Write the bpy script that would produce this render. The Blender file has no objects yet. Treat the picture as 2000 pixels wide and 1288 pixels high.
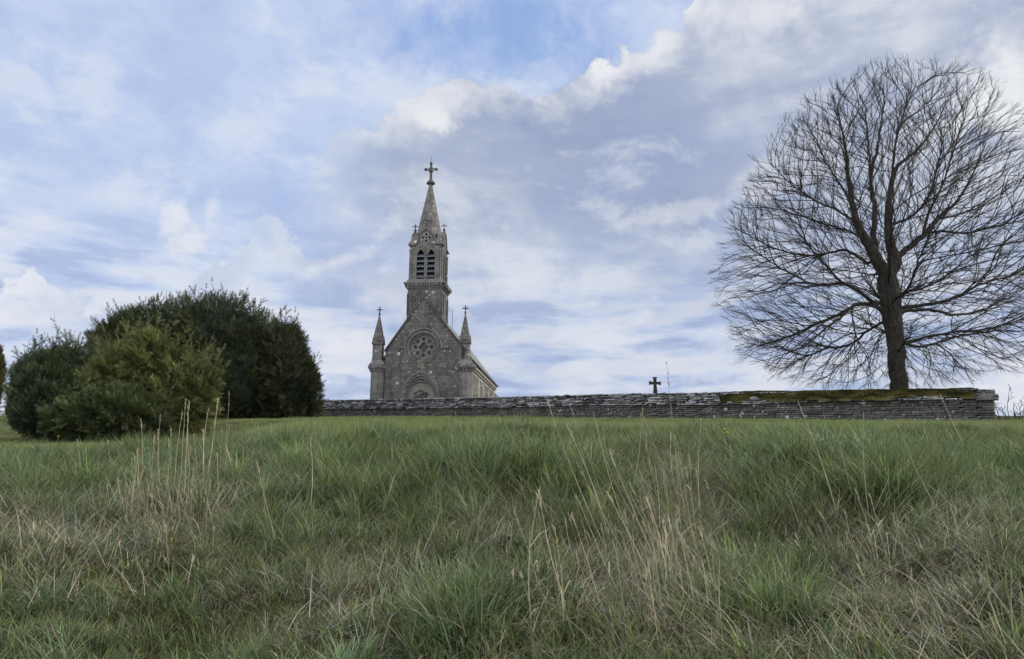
import bpy, bmesh, math, random
import numpy as np
from mathutils import Vector, Matrix, Quaternion
from mathutils.geometry import tessellate_polygon

random.seed(11)
rng = np.random.default_rng(11)
scene = bpy.context.scene
COL = scene.collection
R = math.radians

# ------------------------------------------------------------------ camera
FOC = 24 / 36 * 2000            # focal length in photo pixels
CX, CY, HORIZON = 1000, 644, 890
PITCH = math.atan((HORIZON - CY) / FOC)
CAMZ = 1.6
cd = bpy.data.cameras.new('camera')
cam = bpy.data.objects.new('camera', cd)
COL.objects.link(cam)
cd.lens, cd.sensor_width, cd.clip_start, cd.clip_end = 24, 36, 0.05, 3000
cam.location = (0, 0, CAMZ)
cam.rotation_euler = (math.pi / 2 + PITCH, 0, 0)
scene.camera = cam
cp, sp = math.cos(PITCH), math.sin(PITCH)


def ray(px, py):
    dx, up = (px - CX) / FOC, -(py - CY) / FOC
    return Vector((dx, cp - up * sp, sp + up * cp))


def P(px, py, Y):
    """world point at distance Y seen at photo pixel (px, py)"""
    r = ray(px, py)
    return Vector((0, 0, CAMZ)) + r * (Y / r.y)


def proj(x, y, z):
    f = y * cp + (z - CAMZ) * sp
    u = -y * sp + (z - CAMZ) * cp
    return CX + FOC * x / f, CY - FOC * u / f


# ------------------------------------------------------------------ helpers
def tag(o, label=None, cat=None, group=None, kind=None):
    if label: o['label'] = label
    if cat: o['category'] = cat
    if group: o['group'] = group
    if kind: o['kind'] = kind
    return o


def empty(name, loc, rz=0):
    o = bpy.data.objects.new(name, None)
    COL.objects.link(o)
    o.location = loc
    o.rotation_euler = (0, 0, rz)
    o.empty_display_size = .2
    return o


def link(name, me, mat=None, parent=None):
    o = bpy.data.objects.new(name, me)
    COL.objects.link(o)
    if mat: me.materials.append(mat)
    if parent: o.parent = parent
    return o


class MB:
    """collects simple solids and links them as one mesh object"""
    def __init__(s): s.v, s.f, s.c = [], [], []

    def add(s, vs, fs, col=None):
        n = len(s.v)
        s.v += [tuple(p) for p in vs]
        s.f += [tuple(i + n for i in f) for f in fs]
        s.c += [col or (1, 1, 1)] * len(vs)
        return s

    def box(s, x0, x1, y0, y1, z0, z1, col=None):
        return s.add([(x0, y0, z0), (x1, y0, z0), (x1, y1, z0), (x0, y1, z0), (x0, y0, z1), (x1, y0, z1), (x1, y1, z1), (x0, y1, z1)],
                     [(0, 3, 2, 1), (4, 5, 6, 7), (0, 1, 5, 4), (1, 2, 6, 5), (2, 3, 7, 6), (3, 0, 4, 7)], col)

    def loft(s, rings, cap=True):
        n = len(rings[0])
        vs = [p for r in rings for p in r]
        fs = []
        for k in range(len(rings) - 1):
            for i in range(n):
                j = (i + 1) % n
                fs.append((k * n + i, k * n + j, (k + 1) * n + j, (k + 1) * n + i))
        if cap:
            fs.append(tuple(range(n))[::-1])
            fs.append(tuple((len(rings) - 1) * n + i for i in range(n)))
        return s.add(vs, fs)

    def ngons(s, cx, cy, prof, n=8, rot=None):
        """stack of regular polygons: prof = [(radius to a flat side, z), ...]"""
        rot = math.pi / n if rot is None else rot
        k = 1 / math.cos(math.pi / n)
        return s.loft([[(cx + max(r, .002) * k * math.cos(rot + 2 * math.pi * i / n), cy + max(r, .002) * k * math.sin(rot + 2 * math.pi * i / n), z)
                        for i in range(n)] for r, z in prof])

    def plate(s, outer, holes, y0, y1):
        """polygon with holes in the x,z plane, with a thickness along y"""
        loops = [outer] + list(holes)
        flat = [p for l in loops for p in l]
        tris = tessellate_polygon([[Vector((p[0], p[1], 0)) for p in l] for l in loops])
        n = len(flat)
        vs = [(p[0], y0, p[1]) for p in flat] + [(p[0], y1, p[1]) for p in flat]
        fs = [tuple(t) for t in tris] + [tuple(i + n for i in t)[::-1] for t in tris]
        b = 0
        for l in loops:
            m = len(l)
            for i in range(m):
                j = (i + 1) % m
                fs.append((b + i, b + j, b + n + j, b + n + i))
            b += m
        return s.add(vs, fs)

    def tube(s, pts, rad, n=6):
        pts = [Vector(p) for p in pts]
        rings = []
        ref = Vector((0.31, 0.17, 0.93))
        for i, p in enumerate(pts):
            d = (pts[min(i + 1, len(pts) - 1)] - pts[max(i - 1, 0)]).normalized()
            a = d.cross(ref)
            if a.length < .05: a = d.cross(Vector((1, 0, 0)))
            a.normalize()
            b = d.cross(a)
            r = rad[i] if hasattr(rad, '__len__') else rad
            rings.append([p + a * (r * math.cos(2 * math.pi * k / n)) + b * (r * math.sin(2 * math.pi * k / n)) for k in range(n)])
        return s.loft(rings)

    def xf(s, m):
        s.v = [tuple(m @ Vector(p)) for p in s.v]
        return s

    def merge(s, o):
        n = len(s.v)
        s.v += o.v; s.c += o.c
        s.f += [tuple(i + n for i in f) for f in o.f]
        return s

    def build(s, name, mat, parent=None, smooth=False, bevel=0):
        me = bpy.data.meshes.new(name)
        me.from_pydata(s.v, [], s.f)
        at = me.color_attributes.new('col', 'FLOAT_COLOR', 'POINT')
        at.data.foreach_set('color', np.column_stack([np.array(s.c, dtype=np.float32).reshape(-1, 3), np.ones(len(s.c), dtype=np.float32)]).ravel())
        bm = bmesh.new(); bm.from_mesh(me)
        bmesh.ops.recalc_face_normals(bm, faces=bm.faces)
        if bevel:
            bmesh.ops.bevel(bm, geom=[e for e in bm.edges if len(e.link_faces) == 2 and e.calc_face_angle(0) > .5], offset=bevel, segments=1, affect='EDGES', clamp_overlap=True)
        bm.to_mesh(me); bm.free()
        if smooth: me.polygons.foreach_set('use_smooth', [True] * len(me.polygons))
        return link(name, me, mat, parent)


def npmesh(name, verts, faces_flat, sizes, col=None, mat=None, parent=None, smooth=False):
    """big mesh straight from numpy arrays"""
    me = bpy.data.meshes.new(name)
    me.vertices.add(len(verts))
    me.vertices.foreach_set('co', np.ascontiguousarray(verts, dtype=np.float32).ravel())
    me.loops.add(len(faces_flat))
    me.loops.foreach_set('vertex_index', np.ascontiguousarray(faces_flat, dtype=np.int32))
    me.polygons.add(len(sizes))
    st = np.zeros(len(sizes), dtype=np.int32)
    st[1:] = np.cumsum(sizes)[:-1]
    me.polygons.foreach_set('loop_start', st)
    if smooth: me.polygons.foreach_set('use_smooth', np.ones(len(sizes), dtype=bool))
    me.update(calc_edges=True)
    if col is not None:
        at = me.color_attributes.new('col', 'FLOAT_COLOR', 'POINT')
        c4 = np.ones((len(verts), 4), dtype=np.float32); c4[:, :3] = col
        at.data.foreach_set('color', c4.ravel())
    return link(name, me, mat, parent)


def hash2(i, j, seed):
    h = (i.astype(np.int64) * 374761393 + j.astype(np.int64) * 668265263 + seed * 1274126177) & 0x7fffffff
    h = ((h ^ (h >> 13)) * 1274126177) & 0x7fffffff
    h = h ^ (h >> 16)
    return (h & 0xffff) / 65535.0


def vnoise(x, y, seed=0):
    x = np.asarray(x, dtype=float); y = np.asarray(y, dtype=float)
    i, j = np.floor(x), np.floor(y)
    fx, fy = x - i, y - j
    fx, fy = fx * fx * (3 - 2 * fx), fy * fy * (3 - 2 * fy)
    a, b = hash2(i, j, seed), hash2(i + 1, j, seed)
    c, d = hash2(i, j + 1, seed), hash2(i + 1, j + 1, seed)
    return (a * (1 - fx) + b * fx) * (1 - fy) + (c * (1 - fx) + d * fx) * fy


def fbm(x, y, seed=0, o=3):
    t, a, s = 0, 1, 0
    for k in range(o):
        t = t + a * vnoise(x * 2 ** k, y * 2 ** k, seed + k); s += a; a *= .5
    return t / s


def sstep(x, a, b):
    t = np.clip((x - a) / (b - a), 0, 1)
    return t * t * (3 - 2 * t)


# ------------------------------------------------------------------ materials
class NT:
    def __init__(s, tree): s.t = tree; s.n = tree.nodes; s.l = tree.links

    def new(s, typ, **kw):
        n = s.n.new(typ)
        for k, v in kw.items():
            setattr(n, k, v)
        return n

    def set(s, sock, v):
        if isinstance(v, bpy.types.NodeSocket): s.l.new(v, sock)
        elif v is not None:
            if isinstance(v, (tuple, list)) and len(v) == 3 and sock.type == 'RGBA': v = (*v, 1)
            sock.default_value = v

    def m(s, op, a, b=None, c=None, clamp=False):
        n = s.new('ShaderNodeMath', operation=op, use_clamp=clamp)
        s.set(n.inputs[0], a)
        if b is not None: s.set(n.inputs[1], b)
        if c is not None: s.set(n.inputs[2], c)
        return n.outputs[0]

    def vm(s, op, a, b=None, sc=None):
        n = s.new('ShaderNodeVectorMath', operation=op)
        s.set(n.inputs[0], a)
        if b is not None: s.set(n.inputs[1], b)
        if sc is not None: s.set(n.inputs[3], sc)
        return n.outputs[0]

    def mix(s, f, a, b, mode='MIX'):
        n = s.new('ShaderNodeMix', data_type='RGBA', blend_type=mode)
        s.set(n.inputs[0], f); s.set(n.inputs[6], a); s.set(n.inputs[7], b)
        return n.outputs[2]

    def noise(s, vec, scale, detail=4, rough=.55, dist=0):
        n = s.new('ShaderNodeTexNoise')
        s.set(n.inputs['Vector'], vec)
        n.inputs['Scale'].default_value = scale
        n.inputs['Detail'].default_value = detail
        n.inputs['Roughness'].default_value = rough
        n.inputs['Distortion'].default_value = dist
        return n.outputs['Fac']

    def ramp(s, fac, a, b, interp='SMOOTHSTEP'):
        n = s.new('ShaderNodeMapRange', interpolation_type=interp)
        s.set(n.inputs[0], fac)
        s.set(n.inputs[1], a); s.set(n.inputs[2], b)
        n.inputs[3].default_value = 0; n.inputs[4].default_value = 1
        return n.outputs[0]

    def cramp(s, fac, stops):
        n = s.new('ShaderNodeValToRGB')
        e = n.color_ramp.elements
        while len(e) < len(stops): e.new(.5)
        for k, (p, c) in enumerate(stops):
            e[k].position = p; e[k].color = (*c, 1)
        s.set(n.inputs[0], fac)
        return n.outputs[0]


def material(name, rough=.85, spec=.25):
    ma = bpy.data.materials.new(name)
    ma.use_nodes = True
    t = NT(ma.node_tree)
    b = ma.node_tree.nodes['Principled BSDF']
    b.inputs['Roughness'].default_value = rough
    b.inputs['Specular IOR Level'].default_value = spec
    return ma, t, b


def bump(t, b, h, strength=.4, dist=.02):
    n = t.new('ShaderNodeBump')
    n.inputs['Strength'].default_value = strength
    n.inputs['Distance'].default_value = dist
    t.set(n.inputs['Height'], h)
    t.l.new(n.outputs[0], b.inputs['Normal'])


def stone(name, c_dark, c_light, lichen=.5, courses=True, stain=.5, ochre=.15, attr=False, lsc=1.5, ch=.32):
    ma, t, b = material(name, .92, .15)
    tc = t.new('ShaderNodeTexCoord').outputs['Object']
    n1 = t.noise(tc, .7, 7, .62)
    n2 = t.noise(tc, 5.5, 6, .65)
    f = t.m('ADD', t.m('MULTIPLY', n1, .55), t.m('MULTIPLY', n2, .55))
    c = t.mix(t.ramp(f, .36, .72), c_dark, c_light)
    # vertical run-off stains
    st = t.noise(t.vm('MULTIPLY', tc, (2.2, 2.2, .25)), 1.0, 5, .6)
    c = t.mix(t.m('MULTIPLY', t.ramp(st, .5, .72), stain), c, t.mix(1, c, (.42, .40, .39), 'MULTIPLY'))
    # ochre lichen bloom
    oc = t.noise(tc, 1.3, 5, .6)
    c = t.mix(t.m('MULTIPLY', t.ramp(oc, .56, .74), ochre), c, (.30, .24, .13))
    h = n2
    if courses:
        sx = t.new('ShaderNodeSeparateXYZ'); t.l.new(tc, sx.inputs[0])
        cb = t.new('ShaderNodeCombineXYZ')
        t.set(cb.inputs[0], t.m('ADD', sx.outputs[0], sx.outputs[1])); t.set(cb.inputs[1], sx.outputs[2])
        wob = t.vm('SCALE', t.vm('SUBTRACT', t.new('ShaderNodeTexNoise').outputs['Color'], (.5, .5, .5)), None, .05)
        br = t.new('ShaderNodeTexBrick')
        t.set(br.inputs['Vector'], t.vm('ADD', cb.outputs[0], wob))
        br.inputs['Scale'].default_value = 1
        br.inputs['Brick Width'].default_value = ch * 1.9; br.inputs['Row Height'].default_value = ch
        br.inputs['Mortar Size'].default_value = .014; br.inputs['Mortar Smooth'].default_value = .5
        br.inputs['Color1'].default_value = (.66, .65, .65, 1); br.inputs['Color2'].default_value = (1.22, 1.2, 1.17, 1)
        br.inputs['Mortar'].default_value = (.5, .48, .46, 1)
        c = t.mix(.72, c, t.mix(1, c, br.outputs['Color'], 'MULTIPLY'))
        h = t.m('SUBTRACT', n2, t.m('MULTIPLY', br.outputs['Fac'], .5))
    if attr:
        a = t.new('ShaderNodeAttribute', attribute_name='col')
        c = t.mix(1, c, a.outputs['Color'], 'MULTIPLY')
    # white crustose lichen: round spots of mixed size, gathered in patches
    if lichen:
        for sc, th in ((lsc, .30), (lsc * 2.6, .34)):
            vo = t.new('ShaderNodeTexVoronoi')
            vo.inputs['Scale'].default_value = sc
            t.set(vo.inputs['Vector'], t.vm('ADD', tc, t.vm('SCALE', n_col(t, tc, 7), None, .16)))
            pick = t.new('ShaderNodeSeparateColor'); t.l.new(vo.outputs['Color'], pick.inputs[0])
            rad = t.m('MULTIPLY', pick.outputs[0], th)
            patch = t.ramp(t.noise(tc, .55, 3, .5), .42, .62)
            spot = t.ramp(t.m('SUBTRACT', rad, vo.outputs['Distance']), 0, .05)
            gate = t.m('GREATER_THAN', pick.outputs[1], 1 - lichen)
            c = t.mix(t.m('MULTIPLY', t.m('MULTIPLY', spot, gate), t.m('MULTIPLY_ADD', patch, .75, .25)), c, (.62, .62, .60))
    t.set(b.inputs['Base Color'], c)
    bump(t, b, h, .6, .05)
    return ma


def n_col(t, vec, scale):
    n = t.new('ShaderNodeTexNoise')
    t.set(n.inputs['Vector'], vec); n.inputs['Scale'].default_value = scale; n.inputs['Detail'].default_value = 3
    return t.vm('SUBTRACT', n.outputs['Color'], (.5, .5, .5))


def leafy(name, trans=.3, rough=.55, spec=.3, var=.35):
    """material of blades and leaves: the colour of each comes from the mesh"""
    ma, t, b = material(name, rough, spec)
    a = t.new('ShaderNodeAttribute', attribute_name='col').outputs['Color']
    tc = t.new('ShaderNodeTexCoord').outputs['Object']
    n = t.noise(tc, 9, 4, .6)
    c = t.mix(var, a, t.mix(1, a, t.cramp(n, [(.3, (.45, .5, .45)), (.7, (1.5, 1.4, 1.4))]), 'MULTIPLY'))
    t.set(b.inputs['Base Color'], c)
    if trans:
        tr = t.new('ShaderNodeBsdfTranslucent'); t.set(tr.inputs[0], c)
        mx = t.new('ShaderNodeMixShader'); mx.inputs[0].default_value = trans
        t.l.new(b.outputs[0], mx.inputs[1]); t.l.new(tr.outputs[0], mx.inputs[2])
        t.l.new(mx.outputs[0], ma.node_tree.nodes['Material Output'].inputs[0])
    return ma


M = {}
M['facade'] = stone('weathered_limestone', (.076, .0735, .074), (.208, .202, .200), .6, True, .55, .16)
M['ashlar'] = stone('dressed_limestone', (.118, .114, .111), (.252, .244, .236), .32, False, .5, .14, lsc=2)
M['pale_stone'] = stone('pale_limestone', (.18, .17, .155), (.32, .30, .27), .15, False, .35, .18)
M['flank'] = stone('sunlit_limestone', (.33, .312, .275), (.53, .503, .448), .2, True, .3, .2)  # warm brightness of the sunlit side is put into the stone colour
M['spire'] = stone('spire_stone', (.103, .099, .096), (.228, .219, .208), .35, True, .55, .15, ch=.26)
M['dark_stone'] = stone('dark_weathered_stone', (.045, .042, .04), (.14, .13, .12), .35, False, .4, .1, lsc=3)
M['cross_stone'] = stone('grave_cross_stone', (.022, .021, .020), (.075, .07, .066), .25, False, .4, .1, lsc=5)
M['wall_stone'] = stone('dry_stone', (.075, .071, .07), (.185, .178, .170), .6, False, .3, .12, attr=True, lsc=2.3)
M['cap_stone'] = stone('flag_stone', (.105, .105, .11), (.31, .31, .315), .7, False, .2, .08, attr=True, lsc=3.2)


def simple(name, col, rough=.8, spec=.3, metal=0, nsc=4, var=.5):
    ma, t, b = material(name, rough, spec)
    tc = t.new('ShaderNodeTexCoord').outputs['Object']
    n = t.noise(tc, nsc, 6, .6)
    t.set(b.inputs['Base Color'], t.mix(var, col, t.mix(1, col, t.cramp(n, [(.3, (.4, .4, .4)), (.7, (1.5, 1.5, 1.5))]), 'MULTIPLY')))
    b.inputs['Metallic'].default_value = metal
    bump(t, b, n, .4, .02)
    return ma


M['slate'] = simple('louvre_slate', (.13, .145, .175), .5, .4, 0, 3, .7)
M['glass'] = simple('dark_leaded_glass', (.012, .013, .016), .15, .5, 0, 6, .4)
M['void'] = simple('unlit_interior', (.02, .02, .022), .9, .1)
M['oak'] = simple('door_oak', (.09, .06, .04), .7, .2, 0, 5, .6)
M['iron'] = simple('iron', (.06, .06, .06), .6, .4, .6)


def roof_mat():
    ma, t, b = material('stone_slate_roof', .75, .3)
    tc = t.new('ShaderNodeTexCoord').outputs['Object']
    sx = t.new('ShaderNodeSeparateXYZ'); t.l.new(tc, sx.inputs[0])
    cb = t.new('ShaderNodeCombineXYZ'); t.set(cb.inputs[0], sx.outputs[1]); t.set(cb.inputs[1], t.m('MULTIPLY', sx.outputs[2], 1.27))
    br = t.new('ShaderNodeTexBrick'); t.set(br.inputs['Vector'], cb.outputs[0])
    br.inputs['Scale'].default_value = 1; br.inputs['Brick Width'].default_value = .4; br.inputs['Row Height'].default_value = .22
    br.inputs['Mortar Size'].default_value = .015
    br.inputs['Color1'].default_value = (.13, .14, .145, 1); br.inputs['Color2'].default_value = (.27, .27, .265, 1); br.inputs['Mortar'].default_value = (.07, .07, .07, 1)
    n = t.noise(tc, .8, 6, .6)
    c = t.mix(t.ramp(n, .5, .7), br.outputs['Color'], (.26, .25, .20))
    t.set(b.inputs['Base Color'], c)
    bump(t, b, br.outputs['Fac'], -.5, .03)
    return ma


M['roof'] = roof_mat()
M['grass'] = leafy('grass_blades', .38, .45, .4)
M['straw'] = leafy('dead_grass', .25, .55, .3)
M['yew'] = leafy('yew_needles', .12, .6, .2, .5)
M['moss'] = leafy('moss', .1, .9, .1)
M['petal'] = leafy('petals', .3, .6, .2, .1)


def bark_mat():
    ma, t, b = material('lime_bark', .9, .15)
    tc = t.new('ShaderNodeTexCoord').outputs['Object']
    n = t.noise(t.vm('MULTIPLY', tc, (5, 5, 1.2)), 1.6, 7, .65)
    n2 = t.noise(tc, 1.1, 5, .6)
    c = t.cramp(n, [(.32, (.014, .012, .010)), (.55, (.048, .043, .037)), (.75, (.115, .107, .096))])
    c = t.mix(t.m('MULTIPLY', t.ramp(n2, .52, .7), .5), c, (.06, .062, .028))
    t.set(b.inputs['Base Color'], c)
    bump(t, b, n, .9, .06)
    return ma


M['bark'] = bark_mat()


def ground_mat():
    ma, t, b = material('meadow_soil', .95, .1)
    tc = t.new('ShaderNodeTexCoord').outputs['Object']
    n1 = t.noise(tc, .9, 6, .6)
    n2 = t.noise(tc, 12, 6, .65)
    c = t.cramp(n2, [(.3, (.018, .015, .010)), (.5, (.040, .040, .018)), (.7, (.085, .075, .042))])
    c = t.mix(t.ramp(n1, .5, .65), c, t.cramp(n2, [(.3, (.03, .036, .010)), (.7, (.115, .11, .035))]))
    t.set(b.inputs['Base Color'], c)
    bump(t, b, n2, .8, .03)
    return ma


M['ground'] = ground_mat()

# ------------------------------------------------------------------ the hill
YS = np.array([-6, 0, 1, 2.0, 3, 4, 5, 6, 7, 8, 32, 70, 90, 140, 420])
ZS = np.array([-.3, .05, .55, .93, 1.02, 1.17, 1.385, 1.535, 1.64, 1.717, 3.20, 5.55, 6.0, 5.6, -6])


def gz(x, y):
    x = np.asarray(x, dtype=float); y = np.asarray(y, dtype=float)
    z = np.interp(y, YS, ZS)
    near = 1 - sstep(y, 7, 14)
    z = z + near * (.36 * (fbm(x * .8 + 3, y * .8, 5, 2) - .5) + .24 * (fbm(x * 2.4, y * 2.4, 9, 2) - .5))
    z = z + (1 - near) * .22 * (fbm(x * .13, y * .13, 21, 2) - .5)
    z = z - np.interp(y, [5, 9, 14, 22, 29, 40, 52], [0, .19, .42, .68, .62, .2, 0]) * sstep(-x / np.maximum(y, 1), .30, .47)     # the ground dips under the yews
    return z


def gzs(x, y): return float(gz(np.array([x]), np.array([y]))[0])


ty = np.concatenate([np.arange(-4, 10, .1), 10 * (42 ** (np.linspace(0, 1, 90)))])
tx = np.linspace(-1, 1, 221)
GX = tx[None, :] * (5 + 1.35 * np.maximum(ty, 0))[:, None]
GY = np.repeat(ty[:, None], len(tx), 1)
GZ = gz(GX, GY)
ny, nx = GX.shape
idx = np.arange(ny * nx).reshape(ny, nx)
q = np.stack([idx[:-1, :-1], idx[:-1, 1:], idx[1:, 1:], idx[1:, :-1]], -1).reshape(-1, 4)
g = npmesh('ground', np.stack([GX, GY, GZ], -1).reshape(-1, 3), q.ravel(), np.full(len(q), 4), None, M['ground'], None, True)
tag(g, 'grassy hillside rising to the churchyard wall', 'ground', kind='structure')
# ------------------------------------------------------------------ church
CH_Y, CH_ROT = 68.0, R(4.3)
CH_O = P(827, 816, CH_Y)
UD = Vector((math.cos(CH_ROT), -math.sin(CH_ROT), 0))
VD = Vector((math.sin(CH_ROT), math.cos(CH_ROT), 0))


def Fp(px, py, v=0.0):
    """photo pixel -> (u, w) on the church's plane at depth v behind the front"""
    r = ray(px, py)
    o = Vector((0, 0, CAMZ)) - CH_O
    t = (v - o.dot(VD)) / r.dot(VD)
    p = o + r * t
    return p.dot(UD), p.z


def W(py, px=827, v=0.0): return Fp(px, py, v)[1]
def U(px, py, v=0.0): return Fp(px, py, v)[0]


def lancet(cx, half, z0, zs, rise, n=10):
    """pointed arch outline, from bottom left over the point to bottom right"""
    Rr = (half * half + rise * rise) / (2 * half)
    a = math.atan2(rise, Rr - half)
    pts = [(cx - half, z0)]
    for i in range(n + 1):
        th = a * i / n
        pts.append((cx + (Rr - half) - Rr * math.cos(th), zs + Rr * math.sin(th)))
    pts += [(2 * cx - x, z) for x, z in pts[::-1][1:]]
    return pts


def band(outer, inner): return outer + inner[::-1]


def circle(cx, cz, r, n=40): return [(cx + r * math.cos(2 * math.pi * i / n), cz + r * math.sin(2 * math.pi * i / n)) for i in range(n)]


def foil(cx, cz, rr, lobes=4, rot=0.0, n=36, d=.56, r=.45):
    pts = []
    for i in range(n):
        th = 2 * math.pi * i / n
        best = .05
        for k in range(lobes):
            de = th - (rot + 2 * math.pi * k / lobes)
            s = r * r - (d * math.sin(de)) ** 2
            if s > 0: best = max(best, d * math.cos(de) + math.sqrt(s))
        pts.append((cx + rr * best * math.cos(th), cz + rr * best * math.sin(th)))
    return pts


church = empty('church', CH_O - Vector((0, 0, .6)), -CH_ROT)
church.location = CH_O
tag(church, 'small grey stone village church with pinnacled gable front, rose window and pointed bell tower', 'church')
W0 = -1.2                                        # foot of the walls, set into the ground

# --- gable front
apx = Fp(827.5, 581)
gl, gr = Fp(745, 680), Fp(902, 677)
ge = 4.05
slope = (apx[1] - gr[1]) / (gr[0] - apx[0])
zl = apx[1] - slope * (ge - apx[0])
rc = Fp(826.7, 678)
po = Fp(822.5, 725)                              # point of the portal's outer arch
pz = W(771)                                      # springing of the portal arch
PH = 1.62
wall = MB()
wall.plate([(-ge, W0), (ge, W0), (ge, zl), (apx[0], apx[1]), (-ge, zl)],
           [circle(rc[0], rc[1], 1.5, 48), lancet(po[0], PH, W0 + .2, pz, po[1] - pz - .30, 12)], 0, .75)
wall.build('front_wall', M['facade'], church)
cop = MB()
for sgn in (-1, 1):
    x0, z0, x1, z1 = apx[0], apx[1], sgn * (ge + .06), zl - .05
    nx_, nz_ = sgn * math.sin(math.atan(slope)), math.cos(math.atan(slope))
    t_ = .13
    cop.plate([(x0, z0 + .004), (x1, z1), (x1 + nx_ * t_, z1 + nz_ * t_), (x0, z0 + t_ / nz_)], [], -.10, .95)
    cop.plate([(x0, z0 - .2), (x1 - sgn * .12, z1 - .04), (x1 - sgn * .12, z1 + .005), (x0, z0 + .0)], [], -.045, .0)
cop.ngons(apx[0], .4, [(.14, apx[1] + .1), (.14, apx[1] + .3), (.03, apx[1] + .42)], 4)
cop.build('gable_coping', M['dark_stone'], church)

# --- rose window
rose = MB()


def ring(mb, r0, r1, y0, y1, n=56): mb.plate(circle(rc[0], rc[1], r1, n), [circle(rc[0], rc[1], r0, n)], y0, y1)


ring(rose, 1.455, 1.56, -.09, .32)
ring(rose, 1.36, 1.41, .00, .34)
ring(rose, 1.245, 1.31, .08, .40)
ring(rose, 1.20, 1.50, .33, .36)
ring(rose, 1.565, 1.62, -.04, .02)
rw = rose.build('rose_window', M['ashlar'], church)
hood = MB()
arc = [(rc[0] + r_ * math.cos(math.pi * i / 28), rc[1] + r_ * math.sin(math.pi * i / 28)) for r_ in (1.95,) for i in range(29)]
arci = [(rc[0] + 1.80 * math.cos(math.pi * i / 28), rc[1] + 1.80 * math.sin(math.pi * i / 28)) for i in range(29)]
hood.plate(arc + arci[::-1], [], -.12, .02)
for sx in (-1, 1):
    hood.box(rc[0] + sx * 1.80 if sx > 0 else rc[0] - 2.55, rc[0] + 2.55 if sx > 0 else rc[0] - 1.80, -.115, .02, rc[1] - .12, rc[1] + .0)
hood.build('hood_mould', M['ashlar'], rw)
tr = MB()
holes = [foil(rc[0], rc[1], .50)]
for k in range(8):
    th = math.pi / 2 + 2 * math.pi * k / 8
    holes.append(foil(rc[0] + .83 * math.cos(th), rc[1] + .83 * math.sin(th), .225, 4, th, 28))
    th += math.pi / 8
    holes.append(circle(rc[0] + 1.06 * math.cos(th), rc[1] + 1.06 * math.sin(th), .065, 10))
tr.plate(circle(rc[0], rc[1], 1.26, 56), holes, .26, .44)
tr.build('tracery', M['ashlar'], rw)
MB().plate(circle(rc[0], rc[1], 1.4, 40), [], .50, .54).build('pane', M['glass'], rw)

# --- portal
portal = MB()
pr = po[1] - pz
ORD = [(PH + .30, pr), (PH + .12, pr - .20), (PH - .06, pr - .48), (PH - .18, pr - .78), (PH - .28, pr - 1.08)]
for (h0, r0), (h1, r1), (y0, y1) in zip(ORD, ORD[1:], ((-.16, .02), (-.05, .22), (.10, .40), (.24, .58))):
    portal.plate(band(lancet(po[0], h0, W0, pz, r0, 14), lancet(po[0], h1, W0, pz, r1, 14)), [], y0, y1)
pt = portal.build('portal', M['ashlar'], church)
MB().plate(lancet(po[0], PH - .28, pz - .9, pz, pr - 1.08, 14), [], .42, .60).build('tympanum', M['pale_stone'], pt)
lf = MB()
rl = random.Random(5)
for k in range(26):                              # carved foliage scroll on the tympanum
    a = rl.uniform(.1, math.pi - .1); rr = rl.uniform(.2, .95)
    cx_, cz_ = po[0] + .85 * rr * math.cos(a), pz - .35 + 1.05 * rr * math.sin(a)
    if abs(cx_ - po[0]) > .85: continue
    L, wd, th = rl.uniform(.16, .34), rl.uniform(.05, .09), rl.uniform(0, 6.3)
    pts = []
    for i in range(12):
        t = 2 * math.pi * i / 12
        lx, lz = L * .5 * math.cos(t), wd * math.sin(t) * (1 + .35 * math.cos(3 * t))
        pts.append((cx_ + lx * math.cos(th) - lz * math.sin(th), cz_ + lx * math.sin(th) + lz * math.cos(th)))
    lf.plate(pts, [], .34 - .002 * k, .43)
lf.build('carved_foliage', M['dark_stone'], pt)
dr = MB()
for k in range(8): dr.box(po[0] - 1.34 + k * .335, po[0] - 1.005 + k * .335 - .01, .52, .6, W0, pz - .91)
dr.build('door', M['oak'], pt)
key = MB()                                       # lichen covered block over the portal's point
kx, kz = Fp(822, 712)
key.box(kx - .34, kx + .34, -.05, .01, kz - .42, kz + .40)
key.build('datestone', stone('ochre_block', (.13, .12, .10), (.25, .225, .175), .25, False, .3, .35), church, bevel=.015)

# --- corner piers with pinnacles


def cross(mb, cx, cy, z, h, t, arm, tre=True):
    """small stone cross with budded ends; h tall, arm half span"""
    mb.loft([[(cx - t * .8, cy - t * .8, z), (cx + t * .8, cy - t * .8, z), (cx + t * .8, cy + t * .8, z), (cx - t * .8, cy + t * .8, z)],
             [(cx - t * .55, cy - t * .55, z + h * .93), (cx + t * .55, cy - t * .55, z + h * .93), (cx + t * .55, cy + t * .55, z + h * .93), (cx - t * .55, cy + t * .55, z + h * .93)]])
    za = z + h * .64
    pts = [(-arm, -.42 * t), (-arm * .5, -.5 * t), (-t * .5, -1.5 * t), (t * .5, -1.5 * t), (arm * .5, -.5 * t), (arm, -.42 * t),
           (arm, .42 * t), (arm * .5, .5 * t), (t * .5, 1.5 * t), (-t * .5, 1.5 * t), (-arm * .5, .5 * t), (-arm, .42 * t)]
    mb.plate([(cx + a, za + b) for a, b in pts], [], cy - t * .42, cy + t * .42)
    if tre:
        for dx, dz in ((-arm, za), (arm, za), (0, z + h * .95)):
            mb.ngons(cx + dx, cy, [(t * .35, dz - t * .9), (t * .95, dz - t * .4), (t * .95, dz + t * .4), (t * .3, dz + t * .9)], 6)
    return mb


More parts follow.
